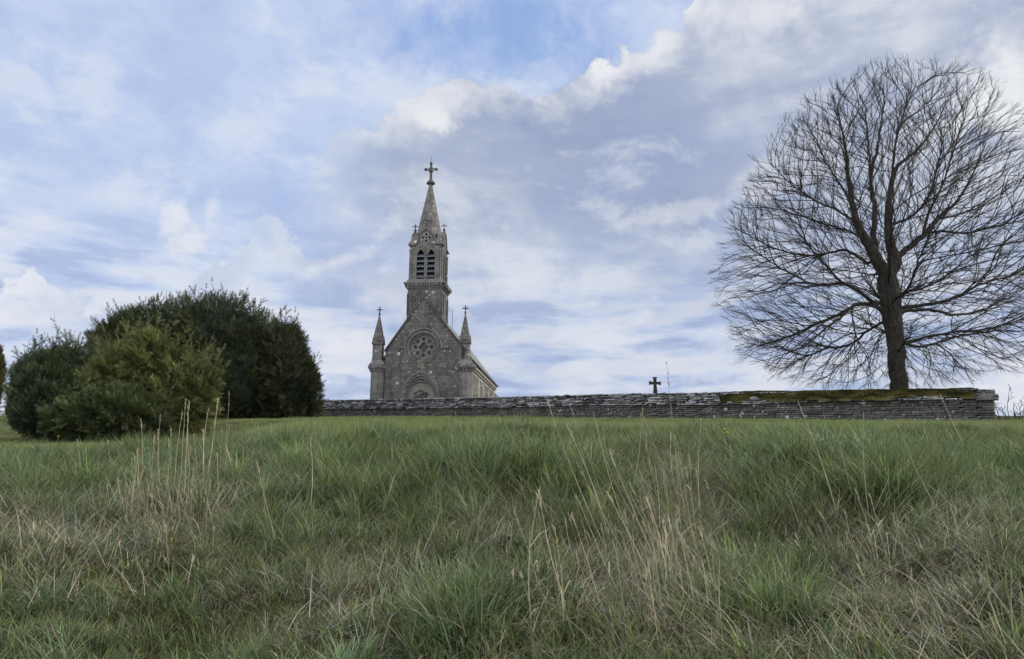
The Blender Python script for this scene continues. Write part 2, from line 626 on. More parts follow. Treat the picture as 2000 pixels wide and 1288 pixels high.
def gablet_tri(mb, cx, cy, half, z0, h, depth):
    """four little gables round a pinnacle shaft"""
    for k in range(4):
        g_ = MB().plate([(-half, 0), (half, 0), (0, h)], [lancet(0, half * .35, h * .08, h * .22, h * .3, 4)], -depth, 0)
        g_.xf(Matrix.Translation((cx, cy, z0)) @ Matrix.Rotation(k * math.pi / 2, 4, 'Z') @ Matrix.Translation((0, -half + depth * .3, 0)))
        mb.merge(g_)


for px0, pxs, pxa in ((737, 736.5, 738.5), (909, 907, 910)):
    cu = U(px0, 716)
    cv = .42
    pier = MB()
    zc0, zc1 = W(727), W(713.5)
    pier.ngons(cu, cv, [(.82, W0), (.82, .6), (.70, .75), (.68, zc0)], 8)
    pc = pier.build('corner_pier', M['ashlar'], church)
    cor = MB()
    cor.ngons(cu, cv, [(.69, zc0 - .02), (.72, zc0 + .22), (.74, zc0 + .30)], 8)
    cor.ngons(cu, cv, [(.86, zc0 + .31), (.97, zc0 + .48), (.97, zc1), (.90, zc1 + .06)], 8)
    for k in range(16):                          # little brackets under the slab
        a = 2 * math.pi * k / 16 + .2
        x_, y_ = cu + .79 * math.cos(a), cv + .79 * math.sin(a)
        cor.box(x_ - .07, x_ + .07, y_ - .07, y_ + .07, zc0 + .1, zc0 + .308)
    cor.build('pier_cornice', M['ashlar'], pc)
    pin = MB()
    zs0, zs1, zt = W(703), W(671), W(612)
    su = U(pxs, 690)
    pin.ngons(cu, cv, [(.80, zc1 + .062), (.46, zs0)], 4)
    pin.loft([[(su + a * .42, cv + b * .42, z) for a, b in ((-1, -1), (1, -1), (1, 1), (-1, 1))] for z in (zs0 - .1, zs1 + .2)])
    for a, b in ((-1, -1), (1, -1), (1, 1), (-1, 1)):
        pin.ngons(su + a * .40, cv + b * .40, [(.075, zs0 - .05), (.075, zs1 - .1)], 6)
    pp = pin.build('pinnacle', M['ashlar'], church)
    spl = MB()
    spl.loft([[(su + a * r_, cv + b * r_, z) for a, b in ((-1, -1), (1, -1), (1, 1), (-1, 1))] for r_, z in ((.52, zs1), (.53, zs1 + .05), (.40, zs1 + .95), (.04, zt))])
    gablet_tri(spl, su, cv, .50, zs1 - .02, .85, .12)
    spl.build('spirelet', M['spire'], pp)
    cr = MB()
    cr.ngons(su, cv, [(.05, zt - .05), (.11, zt + .02), (.11, zt + .08), (.05, zt + .12)], 8)
    cross(cr, su, cv, zt, .80, .075, .24)
    cr.build('cross', M['dark_stone'], pp)

# --- tower
TV = .55                                          # the tower's face stands a little behind the gable
tl, trr = U(795.5, 600, TV), U(863, 600, TV)
tc_u, th = (tl + trr) / 2, (trr - tl) / 2
tcv = TV + th
wc = W(556, 827, TV)                              # underside of the tower cornice
tw = MB()
tw.box(tc_u - th, tc_u + th, TV, TV + 2 * th, 4.5, wc)
for a in (-1, 1):                                 # flat corner strips
    for b in (-1, 1):
        x_, y_ = tc_u + a * (th - .20), tcv + b * (th - .20)
        tw.box(x_ - .24, x_ + .24, y_ - .24, y_ + .24, 4.6, wc - .9)
# relieving gable line drawn on the lower stage
tower = tw.build('tower', M['facade'], church)
for a in (-1, 1):
    x_ = tc_u + a * (th - .03)
    MB().box(x_ - .085, x_ + .085, TV - .1, TV + .03, W(615, 827, TV), W(575, 827, TV)).build('corner_shaft', M['dark_stone'], tower)
for b in (-.62, .62):
    MB().box(tc_u + th - .02, tc_u + th + .09, tcv + b * th - .08, tcv + b * th + .08, W(615, 827, TV), W(575, 827, TV)).build('corner_shaft', M['dark_stone'], tower)
tcn = MB()
zc = wc


def slab(mb, ex, z0, z1, ex2=None):
    e2 = ex if ex2 is None else ex2
    mb.loft([[(tc_u + a * (th + e), tcv + b * (th + e), z) for a, b in ((-1, -1), (1, -1), (1, 1), (-1, 1))] for e, z in ((ex, z0), (e2, z1))])


slab(tcn, .10, zc - .36, zc - .24)
slab(tcn, .12, zc - .235, zc + .03, .14)
slab(tcn, .36, zc + .035, zc + .19, .40)
slab(tcn, .38, zc + .193, zc + .30, .12)
n_ = 13
for k in range(n_):                               # corbel table
    o_ = -th + .12 + (2 * th - .24) * k / (n_ - 1)
    for q_ in range(4):
        c_ = MB().box(o_ - .075, o_ + .075, -th - .34, -th - .10, zc - .20, zc + .034)
        c_.xf(Matrix.Translation((tc_u, tcv, 0)) @ Matrix.Rotation(q_ * math.pi / 2, 4, 'Z'))
        tcn.merge(c_)
tcn.build('tower_cornice', M['ashlar'], tower)

bz0, bz1 = zc + .305, W(545.5, 827, TV)            # ledge
bh = (U(862, 520, TV) - U(800, 520, TV)) / 2
bcu = (U(862, 520, TV) + U(800, 520, TV)) / 2
bl = MB()
bl.loft([[(bcu + a * (bh + e), tcv + b * (bh + e), z) for a, b in ((-1, -1), (1, -1), (1, 1), (-1, 1))] for e, z in ((.22, bz0), (.22, bz1 - .12), (.05, bz1 + .02))])
bl.build('belfry_ledge', M['ashlar'], tower)
be = W(476.5, 827, TV)                             # eaves of the corner hoods
gt = W(446, 827, TV)                               # top of the gablets
oz0, oz1 = W(544, 827, TV), W(486.5, 827, TV)
du = .56                                           # opening centres, half width
oh = .41
gw = 1.03
belfry = MB()
dark_sheets = MB()  # near-black sheets stand in for the shade inside the belfry
LATER = []


class Part(MB):
    def merge(s, o):
        LATER.append((s.nm, s.mt, o)); return s


gabs = Part(); gabs.nm, gabs.mt = 'gablet', 'spire'
louv = Part(); louv.nm, louv.mt = 'louvre', 'slate'
foils = Part(); foils.nm, foils.mt = 'pierced_quatrefoil', 'pale_stone'
shafts = Part(); shafts.nm, shafts.mt = 'arch_moulding', 'ashlar'
hoods = Part(); hoods.nm, hoods.mt = 'corner_hood', 'spire'
for k in range(4):
    T = Matrix.Translation((bcu, tcv, 0)) @ Matrix.Rotation(k * math.pi / 2, 4, 'Z')
    g0 = be - .05
    arch = lancet(0, gw, g0, g0 + .05, gt - g0 - .05, 10)
    out = [(-bh, bz1 - .1), (bh, bz1 - .1), (bh, g0)] + arch[::-1] + [(-bh, g0)]
    ops = [lancet(s_ * du, oh, oz0, oz1 - .75, .72, 8) for s_ in (-1, 1)]
    fz = W(464, 827, TV)
    fo = [foil(0, fz, .12, 4, 0, 20)]
    for j in range(4):
        a = j * math.pi / 2
        fo.append(foil(.36 * math.cos(a), fz + .36 * math.sin(a), .155, 4, 0, 20, .45, .55))
    p_ = MB().plate(out, ops + fo, -bh, -bh + .30).xf(T)
    belfry.merge(p_)
    dark_sheets.merge(MB().box(-bh + .35, bh - .35, -bh + .62, -bh + .66, bz1, gt - .5).xf(T))
    # raised arch moulding of the gablet, its stone body running back into the spire
    gabs.merge(MB().plate(band(lancet(0, gw + .11, g0 - .05, g0 + .05, gt - g0 + .10, 10), lancet(0, gw - .06, g0 - .05, g0 + .05, gt - g0 - .14, 10)), [], -bh - .10, -bh + .05).xf(T))
    gabs.merge(MB().plate(lancet(0, gw - .02, g0, g0 + .05, gt - g0 - .08, 10), [], -bh + .34, -bh + 1.35).xf(T))
    gabs.merge(MB().plate(band(lancet(0, gw + .06, g0, g0 + .05, gt - g0 + .04, 10), lancet(0, gw - .02, g0, g0 + .05, gt - g0 - .08, 10)), [], -bh + .06, -bh + 1.35).xf(T))
    # pale rims of the pierced foils
    rims = MB()
    for j in range(4):
        a = j * math.pi / 2
        c_ = (.36 * math.cos(a), fz + .36 * math.sin(a))
        rims.plate(circle(c_[0], c_[1], .225, 20), [foil(c_[0], c_[1], .165, 4, 0, 20, .45, .55)], -bh - .035 - .002 * j, -bh + .02)
    rims.plate(circle(0, fz, .145, 16), [foil(0, fz, .115, 4, 0, 20)], -bh - .03, -bh + .02)
    foils.merge(rims.xf(T))
    for s_ in (-1, 1):
        shafts.merge(MB().plate(band(lancet(s_ * du, oh + .10, oz0, oz1 - .75, .84, 8), lancet(s_ * du, oh + .0, oz0, oz1 - .75, .72, 8)), [], -bh - .05, -bh + .03).xf(T))
        for q_ in range(5):                      # sloping louvre slates
            z_ = oz0 + .12 + q_ * .55
            half = oh - .02 if z_ < oz1 - .8 else oh * .75
            if k in (1,):                        # the east-facing pair in the photo is closed with a stone grille of bars
                pass
            sl = MB().add([(s_ * du - half, -bh - .06, z_), (s_ * du + half, -bh - .06, z_), (s_ * du + half, -bh + .42, z_ + .40), (s_ * du - half, -bh + .42, z_ + .40),
                           (s_ * du - half, -bh - .06, z_ + .05), (s_ * du + half, -bh - .06, z_ + .05), (s_ * du + half, -bh + .42, z_ + .45), (s_ * du - half, -bh + .42, z_ + .45)],
                          [(0, 1, 2, 3), (4, 5, 6, 7), (0, 1, 5, 4), (1, 2, 6, 5), (2, 3, 7, 6), (3, 0, 4, 7)])
            louv.merge(sl.xf(T))
    for s_ in (-1, 1):
        shafts.merge(MB().ngons(s_ * (bh - .10), -bh - .04, [(.09, bz1), (.09, bz1 + .2), (.06, bz1 + .24), (.06, be - .75), (.10, be - .65), (.10, be - .55)], 8).xf(T))
    # corner hood: a leaning roof over the corner
    hs = .68
    e = .20
    hoods.merge(MB().loft([[(bh + e, -bh - e, be - .1), (bh + e, -bh + hs, be - .1), (bh - hs, -bh + hs, be - .1), (bh - hs, -bh - e, be - .1)],
                           [(bh + e, -bh - e, be), (bh + e, -bh + hs, be), (bh - hs, -bh + hs, be), (bh - hs, -bh - e, be)],
                           [(bh - .52, -bh + .48, be + 1.42), (bh - .50, -bh + .52, be + 1.42), (bh - hs - .06, -bh + hs + .02, be + 1.42), (bh - .54, -bh + .50, be + 1.42)]]).xf(T))
bf = belfry.build('belfry', M['spire'], tower)
dark_sheets.build('dark_interior', M['void'], bf)
for nm_, mt_, o_ in LATER: o_.build(nm_, M[mt_], bf)
for k in range(4):
    T = Matrix.Translation((bcu, tcv, 0)) @ Matrix.Rotation(k * math.pi / 2, 4, 'Z')
    c_ = MB()
    c_.ngons(0, -bh + .1, [(.13, gt + .02), (.10, gt + .30), (.15, gt + .33), (.15, gt + .4), (.07, gt + .45)], 6)
    if k % 2: c_.xf(Matrix.Translation((0, -bh + .1, 0)) @ Matrix.Rotation(math.pi / 2, 4, 'Z') @ Matrix.Translation((0, bh - .1, 0)))
    cross(c_, 0, -bh + .1, gt + .42, .62, .07, .27)
    if k % 2:                                    # every cross faces the front
        c_.xf(Matrix.Translation((0, -bh + .1, 0)) @ Matrix.Rotation(-math.pi / 2, 4, 'Z') @ Matrix.Translation((0, bh - .1, 0)))
    c_.xf(T).build('gablet_cross', M['dark_stone'], bf)

# --- spire
sz0, sz1 = be + .1, W(362, 842, tcv)
spx = MB()
spx.ngons(bcu, tcv, [(1.52, sz0), (1.42, sz0 + .6), (.20, sz1 - .2), (.19, sz1)], 8)
spb = spx.build('spire', M['spire'], tower)
fin = MB()
ft = W(318, 842, tcv)
fin.ngons(bcu, tcv, [(.20, sz1 + .003), (.26, sz1 + .03), (.46, sz1 + .16), (.46, sz1 + .26), (.28, sz1 + .38), (.24, sz1 + .55), (.16, sz1 + .62)], 8)
h_ = ft - sz1 - .4
cross(fin, bcu, tcv, sz1 + .4, h_, .17, .58)
fin.ngons(bcu, tcv, [(.24, sz1 + .4 + h_ * .52), (.20, sz1 + .4 + h_ * .56)], 6)
fin.tube([(bcu, tcv, ft - .2), (bcu, tcv, W(307, 842, tcv))], .022, 6)
fin.build('cross', M['dark_stone'], spb)

# --- nave
NL = 29.0
eu, ew = Fp(920, 703, .6)
rzg = apx[1] - .38
rsl = (rzg - ew) / eu
nw = eu - .45
nb = MB()
nzw = ew - .30
nb.box(-nw, nw, .76, NL, W0, nzw)
nb.plate([(-nw, nzw), (nw, nzw), (0, rzg - .5)], [], NL - .6, NL)
nave = nb.build('nave', M['flank'], church)
rf = MB()
t_ = .16
for s_ in (-1, 1):
    x1, z1 = s_ * eu, ew
    nxn, nzn = s_ * math.sin(math.atan(rsl)) * t_, math.cos(math.atan(rsl)) * t_
    rf.add([(0, .9, rzg), (x1, .9, z1), (x1 + nxn, .9, z1 + nzn), (0, .9, rzg + t_ * 1.5), (0, NL + .15, rzg), (x1, NL + .15, z1), (x1 + nxn, NL + .15, z1 + nzn), (0, NL + .15, rzg + t_ * 1.5)],
           [(0, 1, 2, 3), (4, 7, 6, 5), (0, 4, 5, 1), (3, 2, 6, 7), (1, 5, 6, 2)])
roof = rf.build('roof', M['roof'], church)
ec = MB()
for s_ in (-1, 1):
    a, b = sorted((s_ * (nw - .05), s_ * (nw + .32)))
    ec.box(a, b, .98, NL - .02, nzw + .003, nzw + .42)
    a, b = sorted((s_ * (nw - .05), s_ * (nw + .16)))
    ec.box(a, b, .98, NL - .02, nzw - .22, nzw)
ec.build('eaves_cornice', M['flank'], nave)
for s_ in (-1, 1):
    for v_ in (3.6, 8.9, 14.2, 19.5, 24.8, 28.6):
        x0, x1 = nw - .02, nw + (.92 if v_ < 4 else .8)
        h0 = W(731) - .35
        pts = [(x0, W0), (x1 + .15, W0), (x1 + .15, .9), (x1, 1.1), (x1, h0), (x1 + .06, h0 + .03), (x1 + .06, h0 + .12), (x0 + .2, h0 + .95), (x0, h0 + .95)]
        pts = [(s_ * a, b) for a, b in pts]
        MB().plate(pts, [], v_ - .36, v_ + .36).build('buttress', M['flank'], nave)
    for v_ in (6.25, 11.55, 16.85, 22.1, 26.8):
        wz0, wz1, hw = 1.5, 4.2, .5
        wf = MB().plate(band(lancet(0, hw + .16, wz0 - .15, wz1 - .8, 1.0, 8), lancet(0, hw, wz0, wz1 - .8, .8, 8)), [], -.06, .1)
        gz_ = MB().plate(lancet(0, hw, wz0, wz1 - .8, .8, 8), [], -.015, .03)
        m_ = Matrix.Translation((s_ * nw, v_, 0)) @ Matrix.Rotation(s_ * math.pi / 2, 4, 'Z')
        w_ = wf.xf(m_).build('window', M['pale_stone'], nave)
        gz_.xf(m_).build('pane', M['glass'], w_)
# lightning rods
vr = 16.5
MB().tube([(0, vr, rzg + .1), (0, vr, rzg + 2.55)], .028, 6).build('lightning_rod', M['iron'], church)
zz = Fp(724, 714)
MB().tube([(zz[0], .3, zz[1] - .1), (zz[0], .3, zz[1] + .75)], .02, 6).build('iron_pin', M['iron'], church)

# ------------------------------------------------------------------ churchyard wall
WR = P(1932, 820, 32.0); WL = P(610, 812, 66.0)
wd = Vector((WL.x - WR.x, WL.y - WR.y, 0)); WLEN = wd.length; wd.normalize()
wn = Vector((wd.y, -wd.x, 0))                      # towards the meadow
if wn.y > 0: wn = -wn
TH = .34                                           # half thickness


def wall_frame(s): return Vector((WR.x, WR.y, 0)) + wd * s


def wall_ground(s):
    p = wall_frame(s) + wn * TH
    return gzs(p.x, p.y)


def s_of(px):
    """distance along the wall seen at photo column px"""
    r = ray(px, 790)
    # (WR + wd s) x r = 0
    return -(WR.x * r.y - WR.y * r.x) / (wd.x * r.y - wd.y * r.x)


# top line of the masonry (under the cap) and ridge of the cap, read off the photograph
cols = [(1941, 782, 762), (1905, 781, 760.5), (1850, 781, 762), (1757, 784, 763.5), (1600, 787, 765), (1450, 791, 767.5), (1400, 792, 768), (1280, 792, 769), (1130, 793, 772), (1000, 797, 776), (850, 798.5, 779), (730, 799, 781), (610, 800, 783)]
SS, ZE, ZR = [], [], []
for px, ye, yr in cols:
    s = s_of(px)
    p = wall_frame(s)
    SS.append(s); ZE.append(P(px, ye, p.y).z); ZR.append(P(px, yr, p.y).z)
END = 40.0
SS += [WLEN + END]
ZE += [wall_ground(WLEN + END) + .9]; ZR += [wall_ground(WLEN + END) + 1.35]
SS, ZE, ZR = np.array(SS), np.array(ZE), np.array(ZR)
s0 = SS[0]
VIS = s_of(560)


def ze(s): return float(np.interp(s, SS, ZE))
def zr(s): return float(np.interp(s, SS, ZR))


cw = empty('churchyard_wall', wall_frame(s0) + Vector((0, 0, wall_ground(s0))))
tag(cw, 'long low dry stone churchyard wall with a stacked slab coping, mossy at its right end', 'wall')
base = cw.location.copy()


def wpt(s, d, z): return wall_frame(s) + wn * d + Vector((0, 0, z)) - base


def wbox(mb, sa, sb, da, db, za, zb, col, r_, jit=.012, tilt=0.0):
    """a rough block lying along the wall: sa..sb, da..db out from the middle"""
    vs = []
    for z, k in ((za, 0), (zb, 1)):
        for s, d in ((sa, da), (sb, da), (sb, db), (sa, db)):
            zz_ = z + (tilt if s == sb else -tilt) + r_.uniform(-jit, jit) * .6
            vs.append(wpt(s + r_.uniform(-jit, jit), d + r_.uniform(-jit, jit), zz_))
    return mb.add(vs, [(0, 3, 2, 1), (4, 5, 6, 7), (0, 1, 5, 4), (1, 2, 6, 5), (2, 3, 7, 6), (3, 0, 4, 7)], col)


r_ = random.Random(3)
core = MB()
sa = s0 + .06
step = 1.5
while sa < WLEN + END:
    sb = min(sa + step, WLEN + END)
    if sb > VIS: step = 4
    vs = [wpt(s, d, z) for s, zt_ in ((sa, ze(sa) - .03), (sb, ze(sb) - .03)) for z in (wall_ground(s) - .5, zt_) for d in (TH - .07, -TH)]
    core.add(vs, [(0, 1, 3, 2), (4, 6, 7, 5), (0, 4, 5, 1), (2, 3, 7, 6), (0, 2, 6, 4), (1, 5, 7, 3)], (.2, .2, .2))
    sa = sb
core.build('rubble_core', M['wall_stone'], cw)
mas = MB()
# courses follow the cap line downwards
z_off = 0.0
row = 0
while z_off < 2.3:
    hc = r_.choice((.10, .12, .14, .15, .17, .19)) if row else .16
    s = s0 - r_.uniform(0, .02)
    while s < VIS:
        big = s < s0 + .95
        L = r_.uniform(.22, .95) if not big else r_.uniform(.45, .75)
        if s > s0 + 12: L *= 1.15
        zt_ = ze(s + L / 2) - z_off - .006
        if zt_ > wall_ground(s) - .15:
            g_ = r_.uniform(.68, 1.15) * (1.6 if r_.random() < .05 else 1)
            c_ = (g_, g_ * r_.uniform(.97, 1.0), g_ * r_.uniform(.93, 1.0))
            sub = 2 if (r_.random() < .12 and hc > .12) else 1
            for q_ in range(sub):
                wbox(mas, s, s + L - r_.uniform(.012, .04), -TH + .1, TH + r_.uniform(-.016, .010), zt_ - hc + .013 + (q_ * hc / 2 if sub == 2 else 0) + r_.uniform(0, .012),
                     zt_ - r_.uniform(0, .01) - ((hc / 2 + .008) if (sub == 2 and q_ == 0) else 0), c_, r_, .007, r_.uniform(-.005, .005))
        s += L
    z_off += hc
    row += 1
mas.build('masonry', M['wall_stone'], cw, bevel=.012)
# coping: overlapping flat slabs, stepped back course by course on both sides
cap = MB()
NC = 7
MOSS0, MOSS1 = s0 + .9, s_of(1560)
for side in (1, -1):
    s = 0
    for c in range(NC):
        s = s0 - .10 + c * .03 + r_.uniform(-.2, 0) * (c > 0)
        while s < VIS + 8:
            L = r_.uniform(.22, .80) * (1.0 if c < NC - 1 else .8)
            h = zr(s + L / 2) - ze(s + L / 2)
            th_ = h / (NC - .3)
            z0 = ze(s + L / 2) + c * th_ * .985
            dout = (TH + .12) * (1 - c / (NC - .2)) + .07 + r_.uniform(-.07, .05)
            g_ = r_.uniform(.28, .95)
            if r_.random() < .30: g_ = r_.uniform(1.3, 2.1)
            c_ = (g_, g_ * .99, g_ * r_.uniform(.95, 1.02))
            if s < s0 + .05: s = s0 - .1
            if r_.random() > .02 and not (c >= NC - 1 and MOSS0 < s < MOSS1):
                t2 = th_ * r_.uniform(.45, .92)
                da, db = (dout - .42, dout) if side > 0 else (-dout, -dout + .42)
                wbox(cap, max(s, s0 - .14), s + L - r_.uniform(.01, .07), da, db, z0 + .006, z0 + t2, c_, r_, .018, r_.uniform(-.016, .016))
            s += L
# rough ridge stones and the bigger kneeler slabs at the right-hand end
s = s0 + .35
while s < VIS + 8:
    L = r_.uniform(.18, .6)
    g_ = r_.uniform(.6, 1.7)
    if not MOSS0 < s < MOSS1 or r_.random() < .06: wbox(cap, s, s + L - .02, -.16, .14, zr(s) - .06, zr(s) + r_.uniform(-.02, .045), (g_, g_, g_), r_, .03, r_.uniform(-.02, .02))
    s += L
wbox(cap, s0 - .19, s0 + .62, -.5, TH + .17, ze(s0) + .004, ze(s0) + .125, (.8, .78, .76), r_, .02)
wbox(cap, s0 - .22, s0 + .30, -.4, TH + .10, ze(s0) + .13, ze(s0) + .22, (.95, .93, .9), r_, .025, -.02)
wbox(cap, s0 - .14, s0 + .75, -.3, TH - .02, ze(s0) + .225, ze(s0) + .30, (.7, .66, .66), r_, .03, .03)
cap.build('coping', M['cap_stone'], cw, bevel=.01)
# the moss blanket over the right-hand part of the coping
ms0, ms1 = s0 + .55, s_of(1395)
NS, ND = 420, 22
S = np.linspace(ms0, ms1, NS)
pv, pc_ = [], []
for i, s in enumerate(S):
    e_, t_ = ze(s), zr(s)
    k = (s - ms0) / (ms1 - ms0)
    edge = float(sstep(np.array(k), 1.0, .93) * sstep(np.array(k), 0, .02))
    low = -.05 + .15 * vnoise(s * 1.4, 3.3, 4) + .10 * vnoise(s * 4.3, 1.7, 8) + .75 * max(0, float(fbm(s * .62 + 2.3, 8.1, 6, 2)) - .62) / .38
    low += .95 * float(sstep(np.array(k + .10 * (vnoise(s * 1.9, .4, 14) - .5)), .90, 1.0)) + (1 - edge) * .5
    low = min(float(low), .97)
    low = float(low) + .22 * (math.exp(-((s - s_of(1590)) / .35) ** 2) + math.exp(-((s - s_of(1815)) / .8) ** 2))
    for j in range(ND):
        f = j / (ND - 1)                         # 0 lower edge front, 1 just over the ridge
        if f < .72:
            a = f / .72
            hfr = low + (1 - low) * a
        else:
            a = 1; hfr = 1 - (f - .72) * .5
        d = (TH + .21) * (1 - hfr) + .10 if f < .72 else .10 - (f - .72) * 1.5
        z = e_ + (t_ - e_) * hfr
        n = .05 * edge + .17 * edge * (fbm(s * 1.5, f * 2.4 + 5, 12, 4) - .40)
        if j == 0: n = -.015
        nrm = Vector((0, .62, .8)) if f < .72 else Vector((0, -.3, .95))
        pv.append(wpt(s, d + nrm.y * n, z + nrm.z * n))
        q_ = float(fbm(s * 1.7, f * 3.3, 31, 3))
        q2 = float(vnoise(s * 9, f * 17, 33))
        q_ = min(1, max(0, (q_ - .3) * 2.2))
        c_ = np.array([.042, .042, .016]) * (1 - q_) + np.array([.142, .126, .046]) * q_
        pc_.append(c_ * (.6 + .8 * q2))
pv = np.array([tuple(p) for p in pv]); pc_ = np.array(pc_)
ii = np.arange(NS * ND).reshape(NS, ND)
q = np.stack([ii[:-1, :-1], ii[1:, :-1], ii[1:, 1:], ii[:-1, 1:]], -1).reshape(-1, 4)
mossob = npmesh('moss_blanket', pv, q.ravel(), np.full(len(q), 4), pc_, M['moss'], cw, True)
# short moss shoots that give the blanket its pile
nb_ = 45000
fi = rng.integers(0, NS - 1, nb_); fj = rng.integers(1, ND - 1, nb_)
w1, w2 = rng.random(nb_)[:, None], rng.random(nb_)[:, None]
b0 = pv[ii[fi, fj]] * (1 - w1) * (1 - w2) + pv[ii[fi + 1, fj]] * w1 * (1 - w2) + pv[ii[fi, fj + 1]] * (1 - w1) * w2 + pv[ii[fi + 1, fj + 1]] * w1 * w2
up = np.array([wn.x * .5, wn.y * .5, .8]) + rng.normal(0, .35, (nb_, 3))
up = up / np.linalg.norm(up, axis=1)[:, None] * rng.uniform(.02, .05, nb_)[:, None]
sd = np.cross(up, rng.normal(0, 1, (nb_, 3))); sd = sd / np.linalg.norm(sd, axis=1)[:, None] * .014
tv = np.stack([b0 - sd, b0 + sd, b0 + up], 1).reshape(-1, 3)
cc = np.repeat(pc_[ii[fi, fj]] * rng.uniform(.6, 1.5, nb_)[:, None], 3, 0)
npmesh('moss_pile', tv, np.arange(nb_ * 3), np.full(nb_, 3), cc, M['moss'], mossob)
# ------------------------------------------------------------------ grave cross behind the wall
GC = P(1280, 768, 44.0)
gx = empty('grave_cross', (GC.x, GC.y, gzs(GC.x, GC.y)), R(6))
tag(gx, 'weathered stone grave cross with flared arms rising behind the churchyard wall', 'cross')
k_ = 44.0 / FOC
ztop = P(1281, 737, 44.0).z - gx.location.z
zb_ = P(1280, 768, 44.0).z - gx.location.z
gm = MB()
hw = .085
za = ztop - 12 * k_
arm = 11.2 * k_
sh = MB().plate([(-.17, 0), (.17, 0), (.12, zb_), (.075, za - .11), (.08, za - .08), (arm - .10, za - .075), (arm, za - .13), (arm, za + .14), (arm - .1, za + .085), (.08, za + .085), (.085, ztop - .12), (.135, ztop),
                 (-.125, ztop), (-.08, ztop - .12), (-.08, za + .085), (-arm + .1, za + .08), (-arm, za + .14), (-arm, za - .12), (-arm + .1, za - .08), (-.08, za - .08), (-.075, za - .11), (-.12, zb_)], [], -.09, .09)
sh.build('cross', M['cross_stone'], gx, bevel=.02)
gm.loft([[(a * w_, b * w_, z) for a, b in ((-1, -1), (1, -1), (1, 1), (-1, 1))] for w_, z in ((.34, -.2), (.33, .35), (.24, .45))])
gm.build('plinth', M['wall_stone'], gx, bevel=.02)

# ------------------------------------------------------------------ bare lime tree
TY = 42.0


class Skel:
    def __init__(s): s.p, s.par, s.kind = [], [], []

    def node(s, p, par, kind=0):
        s.p.append(np.array(p, dtype=float)); s.par.append(par); s.kind.append(kind)
        return len(s.p) - 1


def build_tubes(name, pos, par, rad, sel, mat, parent, wob=0.0, smooth=True):
    """one mesh of tapering tubes along the chains of a branch skeleton (nodes in sel)"""
    n = len(pos)
    ch = [[] for _ in range(n)]
    for i in range(n):
        if par[i] >= 0: ch[par[i]].append(i)
    starts = []
    for i in range(n):
        if not sel[i]: continue
        if par[i] < 0 or not sel[par[i]]: starts.append(i)
    V, Fq, nv = [], [], 0
    stack = [(i, True) for i in starts]
    while stack:
        i, _ = stack.pop()
        chain = [par[i], i] if par[i] >= 0 else [i]
        cur = i
        while True:
            kids = [k for k in ch[cur] if sel[k]]
            if not kids: break
            kids.sort(key=lambda k: -rad[k])
            for k in kids[1:]: stack.append((k, True))
            cur = kids[0]
            chain.append(cur)
        if len(chain) < 2: continue
        pts = pos[chain]
        rr = rad[chain].copy()
        if par[i] >= 0: rr[0] = min(rr[0], rr[1] * 1.25)
        r0 = rr.max()
        ns = 3 if r0 < .022 else 4 if r0 < .05 else 6 if r0 < .14 else 10 if r0 < .3 else 18
        tan = np.zeros_like(pts)
        tan[1:-1] = pts[2:] - pts[:-2]; tan[0] = pts[1] - pts[0]; tan[-1] = pts[-1] - pts[-2]
        tan /= np.linalg.norm(tan, axis=1)[:, None] + 1e-9
        a = np.cross(tan[0], (.3, .9, .2)); a /= np.linalg.norm(a) + 1e-9
        ang = np.arange(ns) * 2 * math.pi / ns
        ca, sa_ = np.cos(ang)[:, None], np.sin(ang)[:, None]
        for k in range(len(chain)):
            t = tan[k]
            a = a - t * a.dot(t); a /= np.linalg.norm(a) + 1e-9
            b = np.cross(t, a)
            r = rr[k]
            if wob and r > .05:
                rad_k = r * (1 + wob * (rng.random(ns) - .5))[:, None]
            else:
                rad_k = r
            V.append(pts[k] + (a * ca + b * sa_) * rad_k)
            if k:
                o, w = nv - ns, nv
                for m in range(ns):
                    m2 = (m + 1) % ns
                    Fq.append((o + m, o + m2, w + m2, w + m))
            nv += ns
    V = np.concatenate(V)
    Fq = np.array(Fq)
    return npmesh(name, V, Fq.ravel(), np.full(len(Fq), 4), None, mat, parent, smooth)


sk = Skel()


def limb(start, pix, dep, kind, seed):
    """chain of nodes through photo pixels; dep = offset in depth at its end. start = node index or None"""
    rl = np.random.default_rng(seed)
    n = len(pix)
    if start is None:
        pts = [np.array(P(*pix[0], TY + dep[0]))]
        last = sk.node(pts[0], -1, kind)
    else:
        last = start
        pts = [sk.p[start]]
    d0 = sk.p[last][1] - TY
    for i in range(1 if start is None else 0, n):
        f = (i + 1) / n
        pts.append(np.array(P(*pix[i], TY + d0 + (dep - d0) * f if not isinstance(dep, tuple) else TY + dep[i])))
    out = [last]
    # smooth subdivision (Catmull-Rom) with a little crookedness
    for i in range(len(pts) - 1):
        p0, p1, p2, p3 = pts[max(i - 1, 0)], pts[i], pts[i + 1], pts[min(i + 2, len(pts) - 1)]
        m = max(2, int(np.linalg.norm(p2 - p1) / .33))
        for j in range(1, m + 1):
            t = j / m
            q = .5 * ((2 * p1) + (-p0 + p2) * t + (2 * p0 - 5 * p1 + 4 * p2 - p3) * t * t + (-p0 + 3 * p1 - 3 * p2 + p3) * t ** 3)
            q = q + rl.normal(0, .025, 3)
            last = sk.node(q, last, kind); out.append(last)
    return out


tg = P(1758, 800, TY); tz0 = gzs(tg.x, tg.y)
trunk = limb(None, [(1758.5, 812), (1757, 765), (1751, 700), (1746, 650), (1740, 605), (1736, 565), (1733, 540)], (0, 0, 0, 0, 0, 0, 0), 0, 1)


